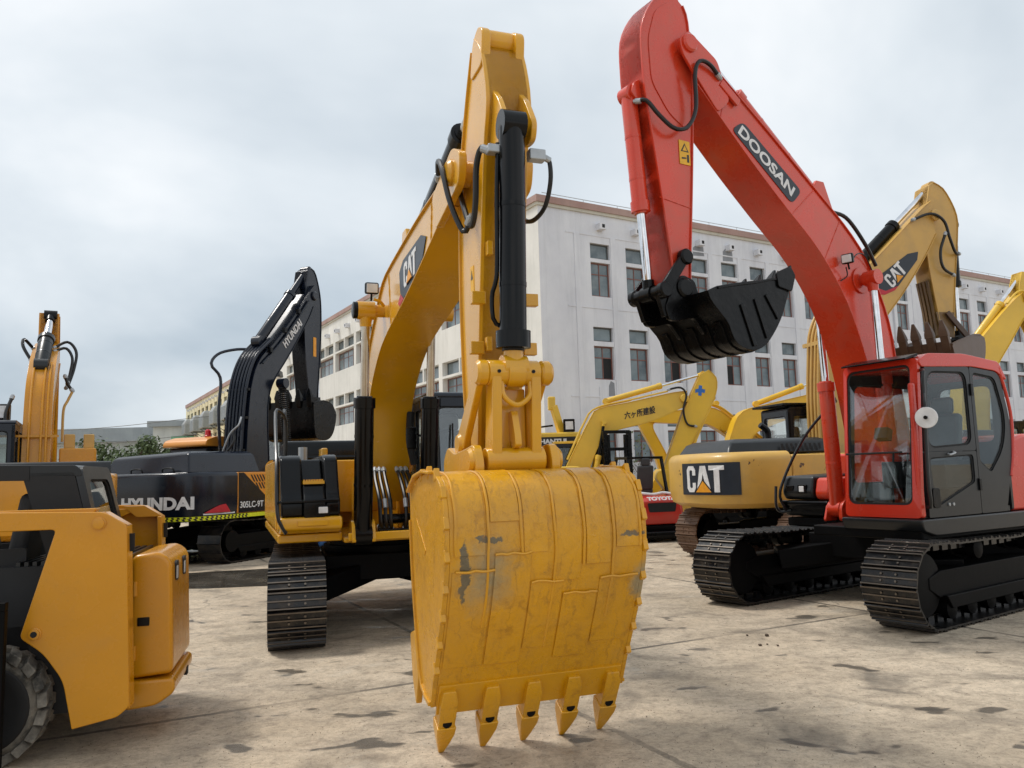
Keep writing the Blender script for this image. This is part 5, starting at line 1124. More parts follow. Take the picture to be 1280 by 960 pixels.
for i in range(42):
    u = -1.9 + i * .115
    for k in range(2): ch.plate([(u + k * .012, .97 + .038 * k), (u + .05 + k * .012, .97 + .038 * k), (u + .02 + k * .03, 1.008 + .037 * k), (u - .03 + k * .03, 1.008 + .037 * k)], CWW, -.016, -.013)
o = ch.build('tape_chevron', 'black_decal', hy, ang=0); o['kind'] = 'stuff'
SPM = lambda u, v, w: (u, -1.551 + w, v)
sd_ = MB().box(-1.79, 1.7, -1.55, -1.48, 1.06, 1.96).build('side_panel', 'orange_paint', hy, bevel=.015)
decal([(-1.77, 1.95), (-1.6, 1.95), (-.75, 1.36), (-.75, 1.07), (-1.77, 1.07)], sd_, 'navy_black', SPM, .004, 'dark_corner')
text('305LC-9T', sd_, 'white_decal', SPM, -1.72, 1.17, -.92, 1.31, bold=.012, d=.010)
decal([(-.75, 1.16), (1.68, 1.16), (1.68, 1.25), (-.75, 1.25)], sd_, 'white_decal', SPM, .004, 'white_stripe')
MB().box(-1.79, 1.7, -1.556, -1.5, .965, 1.05).build('reflective_tape', 'tape_yellow', hy)
louvre(sd_, SPM, -1.25, 1.74, -.35, 1.90, 9, slant=-.12); louvre(sd_, SPM, -1.1, 1.58, -.2, 1.72, 9, slant=-.1)
decal([(-.2, 1.42), (.05, 1.42), (.05, 1.58), (-.2, 1.58)], sd_, 'dark_hole', SPM, .004, 'latch')
MB().box(-1.79, 1.7, -1.47, 1.5, .98, 1.06).build('deck', 'frame_black', hy, bevel=.02)
MB().box(-1.79, -.45, -1.47, 1.5, 1.07, 1.96).build('engine_bay', 'navy_black', hy, bevel=.03)
MB().box(-.44, 1.6, -1.47, -.5, 1.07, 1.95).build('tank_box', 'orange_paint', hy, bevel=.03)
hdm = MB().loft([[(-2.95, -1.25, 1.95), (-.7, -1.3, 1.95), (-.7, 1.25, 1.95), (-2.85, 1.15, 1.95)], [(-2.85, -1.15, 2.36), (-.8, -1.2, 2.38), (-.8, 1.2, 2.38), (-2.74, 1.08, 2.30)], [(-2.75, -1.05, 2.42), (-.9, -1.1, 2.45), (-.9, 1.1, 2.45), (-2.66, 1.0, 2.36)]]).build('engine_hood', 'navy_black', hy, bevel=.04, seg=3)
for y in (.1, -.75): MB().tube([(-3.0, y + .16, 1.97), (-3.02, y + .12, 2.06), (-3.02, y - .12, 2.06), (-3.0, y - .16, 1.97)], .016, 6).build('lifting_eye', 'black_steel', hdm)
MB().tube([(-2.95, 1.05, 1.95), (-2.95, 1.05, 2.10)], .014, 6).tube([(-3.05, 1.22, 1.90), (-3.05, .92, 1.90)], .014, 6).build('handle', 'cat_yellow', hy)
for x in (.2, 1.2): MB().cyl((x, -1.2, 1.95), (x, -1.2, 2.1), .09, n=16).build('tank_cap', 'orange_paint', hy, bevel=.01)
hc = cab(hy, -.45, 1.5, .50, 1.62, 1.08, 2.62, 'navy_black', 'clear_glass', rake=.06)
MB().prism(rpoly([(-.62, 2.64), (-.55, 2.80), (-.2, 2.90), (1.4, 2.90), (1.56, 2.64)], .08), .40, 1.74).build('roof_shell', 'orange_paint', hc, bevel=.06, seg=3)
MB().lathe((-.15, .72, 2.88), (0, 0, 1), [(0, .085), (.04, .085), (.05, .075), (.17, .07), (.20, .03)], 16).build('beacon', 'beacon_red', hc)
_hy0 = set(hy.children)
HT = [(-.8, 1.5), (-.75, 2.4), (-.68, 3.4), (-.55, 4.2), (-.25, 4.8), (.45, 5.42), (1.2, 6.2), (1.9, 7.0), (2.1, 7.2)]
HB = [(.15, 1.4), (.1, 2.4), (.05, 3.3), (.10, 3.9), (.32, 4.35), (.75, 4.85), (1.25, 5.45), (1.85, 6.25), (2.05, 6.6)]
hbm = arm('boom', HT, HB, .60, 'navy_black', hy, 30)
boss((2.1, 6.9), -.36, .36, .13, 'pivot_pin', 'navy_black', hbm)
hu = Vector((1.5 - .82, 5.98 - 5.27)).normalized(); hv = Vector((-hu.y, hu.x)); h0 = Vector((.80, 5.22))
HD = lambda u, v, w: ((h0 + hu * u + hv * v).x, -.306 + w, (h0 + hu * u + hv * v).y)
text('HYUNDAI', hbm, 'white_decal', HD, .0, .0, 1.06, .22, bold=.03, d=.006)
for y in (-.24, -.15, -.05, .05, .15, .24):
    MB().tube([(-.9, y, 1.9), (-.86, y, 2.6), (-.78, y, 3.5), (-.64, y, 4.25), (-.32, y, 4.88), (.3, y * 1.1, 5.42)], .042, 8).build('hydraulic_pipe', 'navy_black', hbm)
for z in (2.5, 3.3, 4.0): MB().beam((-.88 + (z - 2.4) * .12, -.33, z), (-.88 + (z - 2.4) * .12, .33, z), .06, .06).build('pipe_clamp', 'black_steel', hbm)
for y in (-.34, .34):
    MB().tube([(-.2, y, 4.7), (.5, y, 5.3), (1.2, y, 6.02), (1.8, y, 6.7)], .026, 8).build('hydraulic_pipe', 'navy_black', hbm)
    for t in (.1, .7, 1.3): MB().box(t - .05, t + .05, y - .05, y + .05, 4.98 + t * 1.02 - .06, 4.98 + t * 1.02 + .06).build('pipe_clip', 'black_steel', hbm)
hcyl(hy, (.05, 0, 5.32), (2.15, 0, 7.66), .135, .09, .66, 'navy_black', 'navy_black', 'stick_cylinder')
hose(hbm, [(-.85, .36, 2.1), (-.9, .42, 3.4), (-.75, .5, 4.3), (-.95, .62, 4.65), (-.7, .62, 4.95), (-.3, .42, 5.1), (.1, .25, 5.15), (.3, .2, 5.25)], .038, 'navy_black')
hose(hbm, [(-1.0, .3, 2.2), (-1.1, .1, 2.5), (-1.1, -.1, 2.9), (-1.05, -.3, 3.1), (-.95, -.3, 3.3)], .022, 'silver'); hose(hbm, [(-1.0, .3, 2.0), (-1.2, .1, 2.25), (-1.1, -.2, 2.7), (-1.0, -.1, 3.0)], .03)
for y in (-.46, .46):
    c_ = hcyl(hy, (.85, y, 1.2), (.45, y, 4.25), .13, .06, .48, 'navy_black', 'chrome', 'boom_cylinder')
    m = MB()
    for i in range(30): m.lathe(Vector((.66, y, 2.55)).lerp(Vector((.46, y, 4.15)), i / 30), (-.12, 0, 1), [(0, .085), (.025, .125), (.05, .085)], 14)
    m.build('rod_bellows', 'rubber', c_)
T1 = [(2.1, 7.72), (2.32, 7.6), (2.55, 7.0), (2.60, 6.3), (2.56, 5.5), (2.45, 4.4), (2.42, 3.95)]
T2 = [(1.95, 7.62), (1.86, 7.2), (1.78, 6.7), (1.76, 6.0), (1.82, 5.1), (1.95, 4.3), (2.0, 3.9)]
st_ = arm('stick', T2, T1, .40, 'navy_black', hy, 28)
hcyl(hy, (2.66, 0, 6.6), (2.72, 0, 3.9), .11, .06, .62, 'navy_black', 'chrome', 'bucket_cylinder')
decal([(2.2, 5.2), (2.34, 5.2), (2.34, 5.75), (2.2, 5.75)], st_, 'amber_decal', lambda u, v, w: (u, -.206 + w, v), .004)
bkh, _ = bucket(hy, [(2.30, 3.80), (2.46, 3.58), (2.46, 3.42), (2.36, 3.10), (2.20, 2.90), (1.95, 2.80), (1.62, 2.82), (1.46, 2.92), (1.40, 3.30), (1.36, 3.80)], [(1.6, 3.86), (1.85, 3.90), (2.1, 3.88)], 1.50, 'black_steel', (1.30, 4.18), 5, cy=.0, tmat='black_steel', tw=.15)
for y in (-.24, .24): MB().prism(rpoly([(1.95, 3.8), (2.0, 4.05), (2.3, 4.05), (2.66, 3.7), (2.55, 3.5)], .05), y - .03, y + .03).build('bucket_ear', 'black_steel', bkh, bevel=.01)
for o in hy.children:
    if o not in _hy0: o.location.x += .42; o.location.y -= .30
# bundle of blue sheets stacked behind
tag(MB().box(-8.1, -7.0, 23.0, 24.0, 0, .95).build('tarp_bundle', 'blue_cloth', bevel=.12, seg=3), 'blue tarpaulin bundle seen in the gap under the black excavator, left', 'tarpaulin')
tag(MB().box(-5.9, -5.0, 20.6, 21.6, 0, 1.15).build('tarp_bundle', 'blue_cloth', bevel=.12, seg=3), 'blue tarpaulin bundle between the black excavator and the yellow hood', 'tarpaulin')

# ------------------------------------------------------------------ worn yellow excavator behind the red one
c2 = thing('excavator', 'worn yellow excavator with chipped counterweight behind the red machine', 'excavator', (6.1, 16.0, 0), 15)
undercarriage(c2, 3.9, 2.6, .6, .45, 'rusty_track', rel=14)
XF2, XR2, W2 = -1.6, -3.0, 2.9
counterweight(c2, XF2, XR2, W2, 1.0, 2.02, 'old_cat_yellow', p=2.7, rb=.12, rt=.16, under=.28)
c2x = cw_x(XF2, XR2, W2, 2.7)
C2M = lambda u, v, w: (c2x(u) + w - .004, u, v)
def gridplate(parent, mp, u0, v0, u1, v1, n, d, mat, name):
    V = []; 
    for i in range(n + 1):
        u = u0 + (u1 - u0) * i / n; V += [mp(u, v0, -d), mp(u, v1, -d)]
    return MB().add(V, [(2 * i, 2 * i + 2, 2 * i + 3, 2 * i + 1) for i in range(n)]).build(name, mat, parent, ang=60)
C2W = cw_wrap(XF2, XR2, W2, 2.7)
gridplate(c2, C2W, .02, 1.26, 1.42, 1.84, 30, .012, 'navy_decal', 'name_plate')
catlogo(c2, lambda u, v, w: C2W(u, v, w - .016), .22, 1.31, 1.14, 1.79)
MB().prism(rpoly([(-1.58, 1.02), (1.4, 1.02), (1.4, 1.95), (-1.58, 1.95)], .05), -1.45, -1.38).build('side_panel', 'old_cat_yellow', c2, bevel=.03)
MB().box(-1.58, 1.5, -1.37, 1.4, 1.0, 1.15).build('deck', 'frame_black', c2, bevel=.02); MB().box(-1.58, -.3, -1.37, 1.4, 1.16, 1.95).build('engine_bay', 'dull_cat_yellow', c2, bevel=.03)
e2 = MB().loft([[(-2.6, -1.0, 1.98), (-.4, -1.3, 1.98), (-.4, 1.2, 1.98), (-2.6, 1.0, 1.98)], [(-2.45, -.9, 2.20), (-.6, -1.22, 2.20), (-.6, 1.1, 2.20), (-2.45, .9, 2.20)], [(-2.3, -.8, 2.26), (-.75, -1.1, 2.26), (-.75, 1.0, 2.26), (-2.3, .8, 2.26)]]).build('engine_hood', 'cab_grey', c2, bevel=.04, seg=3)
louvre(e2, lambda u, v, w: (u, -1.12 - (u + 2.0) * .13 - (2.1 - v) * .2 + w, v), -1.6, 2.04, -.8, 2.15, 9)
MB().tube([(-1.3, -.3, 2.2), (-1.3, -.3, 2.42), (-1.45, -.3, 2.55)], .06, 10).build('exhaust_pipe', 'black_steel', c2)
cab(c2, -.35, 1.45, .40, 1.38, 1.15, 2.95, 'navy_black', 'clear_glass'); MB().box(-.5, 1.6, .32, 1.48, 2.98, 3.03).build('sun_roof', 'black_steel', c2, bevel=.01)
MB().prism(rpoly([(-.2, 1.15), (1.4, 1.15), (1.4, 1.7), (.5, 1.95), (-.2, 1.95)], .06), -1.40, -.5).build('tank_box', 'cab_grey', c2, bevel=.04)
KT = [(.0, 1.5), (.05, 2.5), (.12, 3.6), (.20, 4.32), (.40, 4.80), (.80, 5.33), (1.82, 6.22), (2.85, 7.15), (3.08, 7.32)]
KB = [(.5, 1.5), (.56, 2.54), (.70, 3.4), (.92, 3.95), (1.20, 4.28), (1.50, 4.58), (2.12, 5.24), (2.78, 6.08), (3.12, 6.60)]
k2 = arm('boom', KT, KB, .52, 'dull_cat_yellow', c2, 32)
boss((3.12, 7.0), -.34, .34, .12, 'pivot_pin', 'dull_cat_yellow', k2)
for y in (-.2, -.1, .02, .14): MB().tube([(-.06, y, 2.0), (-.04, y, 3.0), (.04, y, 3.9), (.12, y, 4.45), (.38, y, 4.95), (.8, y, 5.42)], .032, 8).build('hydraulic_pipe', 'dull_cat_yellow', k2)
MB().beam((.08, -.30, 4.2), (.08, .30, 4.2), .08, .08).build('pipe_clamp', 'dull_cat_yellow', k2)
K2S = lambda u, v, w: (u, -.266 + w, v)
decal([(1.52, 5.36), (1.56, 5.60), (2.35, 6.12), (2.62, 6.18), (2.58, 6.0), (2.05, 5.42), (1.72, 5.30)], k2, 'navy_decal', K2S)
decal([(1.48, 5.22), (1.52, 5.36), (1.72, 5.30), (2.05, 5.42), (1.95, 5.32), (1.70, 5.22)], k2, 'red_decal', K2S)
ku = Vector((.72, .69)).normalized(); kv = Vector((-ku.y, ku.x)); k0 = Vector((2.02, 5.66)); KD = lambda u, v, w: ((k0 + ku * u + kv * v).x, -.266 + w, (k0 + ku * u + kv * v).y)
catlogo(k2, KD, -.30, -.13, .26, .17)
decal([(1.20, 4.75), (1.42, 5.02), (1.62, 4.98), (1.38, 4.66)], k2, 'black_decal', K2S)
hcyl(c2, (.95, 0, 5.62), (3.30, 0, 7.72), .12, .06, .58, 'black_steel', 'chrome', 'stick_cylinder', rodmat='dull_cat_yellow')
A1 = [(3.25, 7.78), (3.52, 7.62), (3.78, 7.1), (3.76, 6.6), (3.62, 5.8), (3.50, 5.0), (3.42, 4.42)]
A2 = [(3.12, 7.70), (3.02, 7.3), (2.93, 6.8), (2.90, 6.2), (2.98, 5.4), (3.06, 4.8), (3.10, 4.36)]
s2 = arm('stick', A2, A1, .38, 'dull_cat_yellow', c2, 28)
for y in (-.13, -.03, .07, .15): MB().strap([(2.93, 5.6), (3.02, 5.0), (3.08, 4.4)][::-1], y - .03, y + .03, .03, .01).build('wear_bar', 'dirty_stick', s2, bevel=.006)
MB().prism([(3.0, 4.9), (3.48, 4.9), (3.42, 4.36), (3.10, 4.36)], -.21, -.195).build('mud_patch', 'dirty_stick', s2)
hcyl(c2, (3.80, 0, 6.9), (3.72, 0, 4.35), .11, .06, .55, 'black_steel', 'chrome', 'bucket_cylinder')
hose(c2, [(2.5, -.32, 6.85), (2.95, -.36, 7.0), (3.25, -.38, 6.85), (3.38, -.36, 6.5), (3.55, -.3, 6.2), (3.75, -.2, 6.2)], .03); hose(c2, [(3.3, -.34, 6.6), (3.15, -.32, 6.2), (3.2, -.3, 5.85), (3.5, -.26, 5.7)], .03)
for y in (-.26, .26): MB().prism([(3.18, 4.86), (3.28, 4.92), (3.80, 4.36), (3.70, 4.28)], y - .025, y + .025).build('side_link', 'brown_bucket', c2, bevel=.01)
b2, _ = bucket(c2, [(3.72, 4.18), (3.74, 4.0), (3.62, 3.70), (3.30, 3.46), (2.90, 3.34), (2.50, 3.38), (2.22, 3.58), (2.06, 3.92)], [(2.4, 4.02), (2.8, 4.12), (3.2, 4.22), (3.5, 4.24)], 1.25, 'brown_bucket', (1.90, 4.40), 5, tmat='brown_bucket', tw=.16)
b2.rotation_euler = (0, 0, R(24)); _h = Vector((3.35, 0, 0)); b2.location = _h - Matrix.Rotation(R(24), 3, 'Z') @ _h + Vector((0, 0, .14))

# ------------------------------------------------------------------ further machines
def simple_body(t, mat, W=2.4, z1=1.9, cabmat='navy_black', cabz=2.8, xr=-2.4, hood='cab_grey', shoes=False, L=3.2, gauge=2.0, roofmat=None, cabmatg='tinted_glass'):
    undercarriage(t, L, gauge, .55, .4, 'track_black', shoes=False)
    MB().box(xr + .9, 1.25, -W / 2, W / 2, .95, 1.1).build('deck', 'frame_black', t, bevel=.02)
    MB().prism(rpoly([(xr + .9, 1.1), (.9, 1.1), (.9, 1.5), (.3, z1), (xr + .9, z1)], .06), -W / 2, -.4).build('side_panel', mat, t, bevel=.04)
    MB().prism(rpoly([(xr + .9, 1.1), (-.35, 1.1), (-.35, z1), (xr + .9, z1)], .06), -.38, W / 2).build('engine_bay', mat, t, bevel=.04)
    MB().prism(rpoly([(xr + .5, z1), (xr + .6, z1 + .2), (-.5, z1 + .2), (-.4, z1)], .05), -W / 2 + .1, W / 2 - .2).build('engine_hood', hood, t, bevel=.04)
    counterweight(t, xr + .9, xr, W, .95, z1, mat)
    cab(t, -.3, 1.25, .3, W / 2, 1.1, cabz, cabmat, cabmatg, roofmat=roofmat)
kz = thing('excavator', 'yellow excavator with dark brush lettering on its boom and a blue cross on its stick', 'excavator', (1.4, 22.5, 0), 0)
simple_body(kz, 'komatsu_yellow', cabz=2.62, roofmat='komatsu_yellow')
kb = arm('boom', [(-.1, 1.5), (.05, 1.85), (.46, 2.63), (.82, 3.28), (1.05, 3.50), (1.97, 3.66), (3.11, 3.88), (3.55, 3.92)], [(.5, 1.45), (.65, 1.73), (.95, 2.42), (1.20, 2.76), (1.62, 2.92), (2.2, 3.04), (2.75, 3.20), (3.45, 3.50)], .40, 'komatsu_yellow', kz, 28)
KZ = lambda u, v, w: (u, -.206 + w, v)
text('六ヶ所建設', kb, 'black_decal', lambda u, v, w: KZ(u, v + (u - 2.15) * .18, w), 1.74, 3.24, 2.62, 3.46, bold=.02, d=.006)
boss((3.45, 3.72), -.28, .28, .12, 'pivot_pin', 'komatsu_yellow', kb)
kss = arm('stick', [(3.95, 4.40), (3.70, 3.90), (3.45, 3.42), (3.04, 2.40), (2.66, 1.45)], [(4.20, 4.52), (4.42, 4.25), (4.30, 3.65), (3.56, 2.36), (3.08, 1.40)], .30, 'komatsu_yellow', kz, 24)
decal([(a + 3.93, b + 3.92) for a, b in ((-.14, .05), (-.05, .07), (-.03, .17), (.06, .15), (.05, .06), (.14, .04), (.12, -.06), (.04, -.04), (.02, -.14), (-.07, -.12), (-.06, -.03), (-.15, -.05))], kss, 'blue_decal', lambda u, v, w: (u, -.156 + w, v))
hcyl(kz, (1.25, 0, 3.72), (4.05, 0, 4.42), .08, .04, .58, 'komatsu_yellow', 'chrome', 'stick_cylinder')
hcyl(kz, (4.30, 0, 3.72), (3.25, 0, 1.6), .07, .04, .6, 'komatsu_yellow', 'chrome', 'bucket_cylinder')
for y in (-.32, .32): hcyl(kz, (.75, y, 1.2), (1.15, y, 3.12), .075, .04, .52, 'komatsu_yellow', 'black_steel', 'boom_cylinder', rodmat='komatsu_yellow')
hose(kz, [(3.0, -.24, 3.98), (3.35, -.28, 4.02), (3.50, -.28, 3.8), (3.40, -.26, 3.4), (3.5, -.2, 3.0), (3.75, -.18, 2.92)], .03)
MB().prism(rpoly([(2.55, 1.5), (2.6, 1.7), (2.9, 1.75), (3.3, 1.5), (3.3, 1.2), (2.9, 1.0)], .08), -.2, .2).build('bucket_linkage', 'komatsu_yellow', kz, bevel=.02)
bucket(kz, [(3.3, 1.3), (3.62, 1.1), (3.72, .75), (3.6, .4), (3.3, .2), (2.95, .2), (2.6, .3)], [(2.5, .6), (2.6, 1.0), (2.9, 1.25)], 1.0, 'old_cat_yellow', (2.35, .12), 4, tmat='black_steel')
MB().tube([(.1, -.18, 2.1), (.6, -.18, 3.1), (.95, -.18, 3.52), (2.0, -.18, 3.74), (3.0, -.18, 3.94)], .025, 6).tube([(.1, .1, 2.1), (.6, .1, 3.1), (.95, .1, 3.52), (2.0, .1, 3.74)], .025, 6).build('hydraulic_pipe', 'komatsu_yellow', kb)
# second yellow machine, boom bent left
k3 = thing('excavator', 'bright yellow excavator whose boom arches left behind the lettered boom', 'excavator', (9.3, 26.0, 0), 180)
simple_body(k3, 'bright_yellow', cabz=2.7)
arm('boom', [(.2, 1.6), (1.0, 2.4), (2.0, 3.15), (2.6, 3.62), (3.2, 3.72), (4.0, 3.62), (4.85, 3.58)], [(.8, 1.5), (1.5, 2.2), (2.3, 2.75), (2.85, 3.12), (3.3, 3.22), (4.0, 3.24), (4.85, 3.30)], .4, 'bright_yellow', k3, 26)
arm('stick', [(4.75, 3.85), (5.1, 3.75), (5.2, 3.3), (4.75, 2.3), (4.55, 1.6)], [(4.5, 3.6), (4.6, 3.35), (4.75, 3.1), (4.35, 2.2), (4.2, 1.5)], .3, 'bright_yellow', k3, 20)
hcyl(k3, (2.6, 0, 3.85), (4.65, 0, 3.95), .08, .04, .6, 'bright_yellow', 'chrome', 'stick_cylinder')
for y in (-.15, .05, .2): MB().tube([(1.0, y, 2.5), (2.0, y, 3.3), (2.6, y, 3.76), (3.2, y, 3.84)], .03, 6).build('hydraulic_pipe', 'bright_yellow', k3)
for y in (-.3, .3): hcyl(k3, (.9, y, 1.2), (2.5, y, 3.0), .075, .04, .5, 'bright_yellow', 'chrome', 'boom_cylinder')
MB().prism(rpoly([(4.1, 1.7), (4.6, 1.8), (5.0, 1.2), (4.7, .3), (4.0, .2), (3.7, .6)], .15), -.5, .5).build('bucket', 'bright_yellow', k3, bevel=.03)
# third yellow machine, long boom to the right
k4 = thing('excavator', 'bright yellow excavator with long low boom pointing right behind the worn counterweight', 'excavator', (7.5, 25.0, 0), 5)
simple_body(k4, 'bright_yellow', cabz=2.6)
arm('boom', [(-.9, 2.2), (-.72, 2.8), (-.35, 3.44), (.6, 3.70), (2.2, 4.02), (3.6, 4.3)], [(-.4, 2.0), (-.25, 2.4), (.1, 2.82), (.8, 3.1), (2.15, 3.55), (3.6, 3.95)], .42, 'bright_yellow', k4, 24)
hcyl(k4, (.2, 0, 3.72), (3.5, 0, 4.85), .085, .045, .48, 'bright_yellow', 'chrome', 'stick_cylinder')
arm('stick', [(3.3, 4.9), (3.2, 4.3), (2.9, 3.0), (2.6, 1.8)], [(3.7, 4.8), (3.75, 4.2), (3.4, 3.0), (3.0, 1.7)], .3, 'bright_yellow', k4, 18)
# yellow machine at the right edge
k5 = thing('excavator', 'plain yellow excavator at the right edge, boom rising above the red cab', 'excavator', (14.0, 22.0, 0), 10)
simple_body(k5, 'komatsu_yellow', cabz=2.8)
arm('boom', [(-1.7, 1.6), (-1.9, 2.8), (-1.75, 3.9), (-1.35, 4.75), (-.6, 5.55), (.15, 6.22), (.6, 6.5)], [(-1.0, 1.5), (-1.1, 2.6), (-1.0, 3.5), (-.75, 4.2), (-.2, 4.95), (.40, 5.75), (.85, 6.1)], .45, 'komatsu_yellow', k5, 26)
hcyl(k5, (-1.15, 0, 5.05), (.55, 0, 6.90), .10, .055, .58, 'komatsu_yellow', 'chrome', 'stick_cylinder')
arm('stick', [(.45, 7.0), (.3, 6.5), (.35, 6.0), (.75, 5.0), (1.0, 3.5)], [(.75, 7.0), (1.05, 6.5), (1.1, 5.9), (1.25, 4.9), (1.4, 3.4)], .34, 'komatsu_yellow', k5, 22)
hose(k5, [(-.2, -.26, 6.05), (.1, -.28, 6.35), (.35, -.28, 6.4), (.4, -.25, 6.1)], .03, 'komatsu_yellow')
MB().prism(rpoly([(1.0, 3.6), (1.6, 3.5), (1.9, 2.8), (1.4, 2.2), (.7, 2.4)], .12), -.55, .55).build('bucket', 'komatsu_yellow', k5, bevel=.03)
# far left excavator, seen from behind
fl = thing('excavator', 'amber yellow excavator with raised boom and black cab at the far left', 'excavator', (-8.5, 14.1, 0), 117)
simple_body(fl, 'loader_yellow', z1=1.95, cabz=2.92, W=2.6)
fbm = arm('boom', [(-.1, 1.5), (0, 2.2), (.12, 3.0), (.35, 3.62), (.9, 4.12), (1.5, 4.45), (2.1, 4.65)], [(.5, 1.4), (.6, 2.1), (.75, 2.8), (.95, 3.3), (1.3, 3.6), (1.8, 3.95), (2.3, 4.3)], .40, 'loader_yellow', fl, 26)
hcyl(fl, (.75, .02, 4.02), (2.2, -.02, 5.25), .13, .07, .55, 'cab_grey', 'chrome', 'stick_cylinder', rodmat='black_steel')
arm('stick', [(2.1, 5.3), (2.1, 4.7), (2.2, 4.3), (2.5, 3.2), (2.6, 2.2)], [(2.4, 5.3), (2.6, 4.8), (2.7, 4.3), (2.8, 3.2), (2.9, 2.1)], .32, 'loader_yellow', fl, 20)
for y in (-.15, -.07, .12): MB().tube([(-.12, y, 1.9), (-.05, y, 2.6), (.09, y, 3.2), (.4, y, 3.76), (.8, y, 4.1)], .018, 6).build('hydraulic_pipe', 'loader_yellow', fbm)
hose(fl, [(1.6, -.12, 4.5), (1.75, -.36, 4.66), (1.65, -.52, 4.45), (1.5, -.5, 4.1), (1.3, -.42, 3.75), (1.2, -.38, 3.66)], .028); hose(fl, [(1.4, -.14, 4.4), (1.55, -.34, 4.5), (1.5, -.46, 4.3), (1.4, -.44, 4.0), (1.25, -.4, 3.75)], .028)
hose(fl, [(1.2, -.36, 3.9), (1.15, -.42, 3.72), (1.15, -.5, 3.6)], .03); hose(fl, [(1.15, -.5, 3.6), (1.1, -.42, 3.4), (1.0, -.36, 3.2), (.9, -.36, 2.6)], .025, 'dull_cat_yellow', 'hydraulic_pipe')
hose(fl, [(1.1, .2, 4.15), (1.2, .36, 4.45), (1.4, .36, 4.62), (1.55, .2, 4.45)], .03); hose(fl, [(.2, .34, 2.6), (.2, .5, 3.0), (.35, .42, 3.4)], .03)
worklamp(fl, (.45, .62, 3.12), (-1, .15, 0), .17)
MB().beam((-.02, -.35, 2.66), (-.02, .6, 2.66), .04, .04).build('cross_rail', 'loader_yellow', fbm)
mm = MB().box(.2, .9, -.95, -.35, 1.9, 2.45).build('tool_box', 'loader_yellow', fl, bevel=.03)
for y in (-.82, -.5): MB().box(.45, .6, y - .09, y + .09, 2.45, 2.72).build('box_bracket', 'dull_cat_yellow', fl, bevel=.02)
g2 = thing('wheel_loader', 'grey cab frame of a loader standing just left of the black boom foot', 'loader', (-7.3, 24.5, 0), 70)
cab(g2, -.7, .7, -.7, .7, 1.6, 3.7, 'cab_grey', 'clear_glass', sill=.6); MB().box(-2, 1.4, -1, 1, .6, 1.6).build('body', 'loader_yellow', g2, bevel=.1)
for x in (-1.4, 1.0):
    for s in (-1, 1): MB().lathe((x, s * .75, .6), (0, s, 0), [(0, .3), (.03, .55), (.1, .6), (.35, .6), (.42, .5), (.44, .3)], 28).build('wheel', 'rubber', g2)
# lamp post beside the black boom
lp = thing('lamp_post', 'dark floodlight post standing between the black boom and its stick', 'lamp post', (-8.9, 30.2, 0), 0)
MB().lathe((0, 0, 0), (0, 0, 1), [(0, .14), (.1, .14), (.12, .08), (5.6, .06)], 12).build('pole', 'cab_grey', lp); MB().obox((-.35, -.1, 5.75), (.42, 0, .06), (0, .25, .0), (-.02, 0, .12)).build('lamp_head', 'cab_grey', lp, bevel=.03); MB().obox((-.35, -.1, 5.62), (.36, 0, .05), (0, .2, 0), (0, 0, .012)).build('lens', 'lamp_lens', lp)
# red forklift
fk = thing('forklift', 'red counterbalance forklift with black mast seen from behind', 'forklift', (3.2, 20.9, 0), 104)
fw_ = MB().loft([[(-1.42, -.52, .42), (-1.30, -.60, .42), (0, -.60, .42), (0, .60, .42), (-1.30, .60, .42), (-1.42, .52, .42)], [(-1.50, -.50, .62), (-1.36, -.62, .62), (0, -.62, .62), (0, .62, .62), (-1.36, .62, .62), (-1.50, .50, .62)], [(-1.46, -.48, .98), (-1.30, -.60, 1.02), (0, -.6, 1.02), (0, .6, 1.02), (-1.30, .60, 1.02), (-1.46, .48, .98)], [(-1.34, -.42, 1.06), (-1.2, -.52, 1.1), (0, -.52, 1.1), (0, .52, 1.1), (-1.2, .52, 1.1), (-1.34, .42, 1.06)]]).build('counterweight', 'forklift_red', fk, bevel=.03, seg=3)
FK = lambda u, v, w: (-1.485 + w, u, v)
decal(rpoly([(-.34, .72), (.34, .72), (.38, .94), (-.38, .94)], .04), fw_, 'dark_hole', FK, .01)
text('TOYOTA', fw_, 'white_decal', lambda u, v, w: (-1.44 + (v - 1.0) * .7 + w - .015, -u, v), -.36, 1.0, .40, 1.09, bold=.05, d=.008)
MB().prism(rpoly([(-1.40, .16), (-1.46, .40), (0, .40), (0, .16)], .05), -.58, .58).build('lower_body', 'frame_black', fk, bevel=.03)
MB().prism(rpoly([(-1.48, .06), (-1.60, .14), (-1.58, .26), (-1.30, .28), (-1.30, .06)], .04), -.66, .66).build('rear_bumper', 'black_steel', fk, bevel=.04)
for x, s in ((-1.0, 1), (-1.0, -1), (.75, 1), (.75, -1)):
    w_ = MB().lathe((x, s * .40, .33), (0, s, 0), [(0, .15), (.02, .3), (.06, .33), (.17, .33), (.21, .3), (.22, .18)], 28).build('wheel', 'dusty_tyre', fk); MB().lathe((x, s * .58, .33), (0, s, 0), [(0, .18), (.04, .17), (.045, .05)], 20).build('rim', 'white_paint', w_)
MB().box(-.05, 1.1, -.55, .55, .42, .75).build('chassis', 'forklift_red', fk, bevel=.03)
gd = MB()
for s in (-1, 1): gd.beam((-.75, s * .5, 1.05), (-.55, s * .46, 2.02), .07, .07).beam((.6, s * .5, .8), (.25, s * .46, 2.05), .06, .06).beam((-.58, s * .46, 2.05), (.30, s * .46, 2.07), .07, .07)
for x in (-.55, -.3, -.05, .2): gd.beam((x, -.46, 2.06), (x, .46, 2.06), .05, .05)
gd.build('overhead_guard', 'black_steel', fk, bevel=.008)
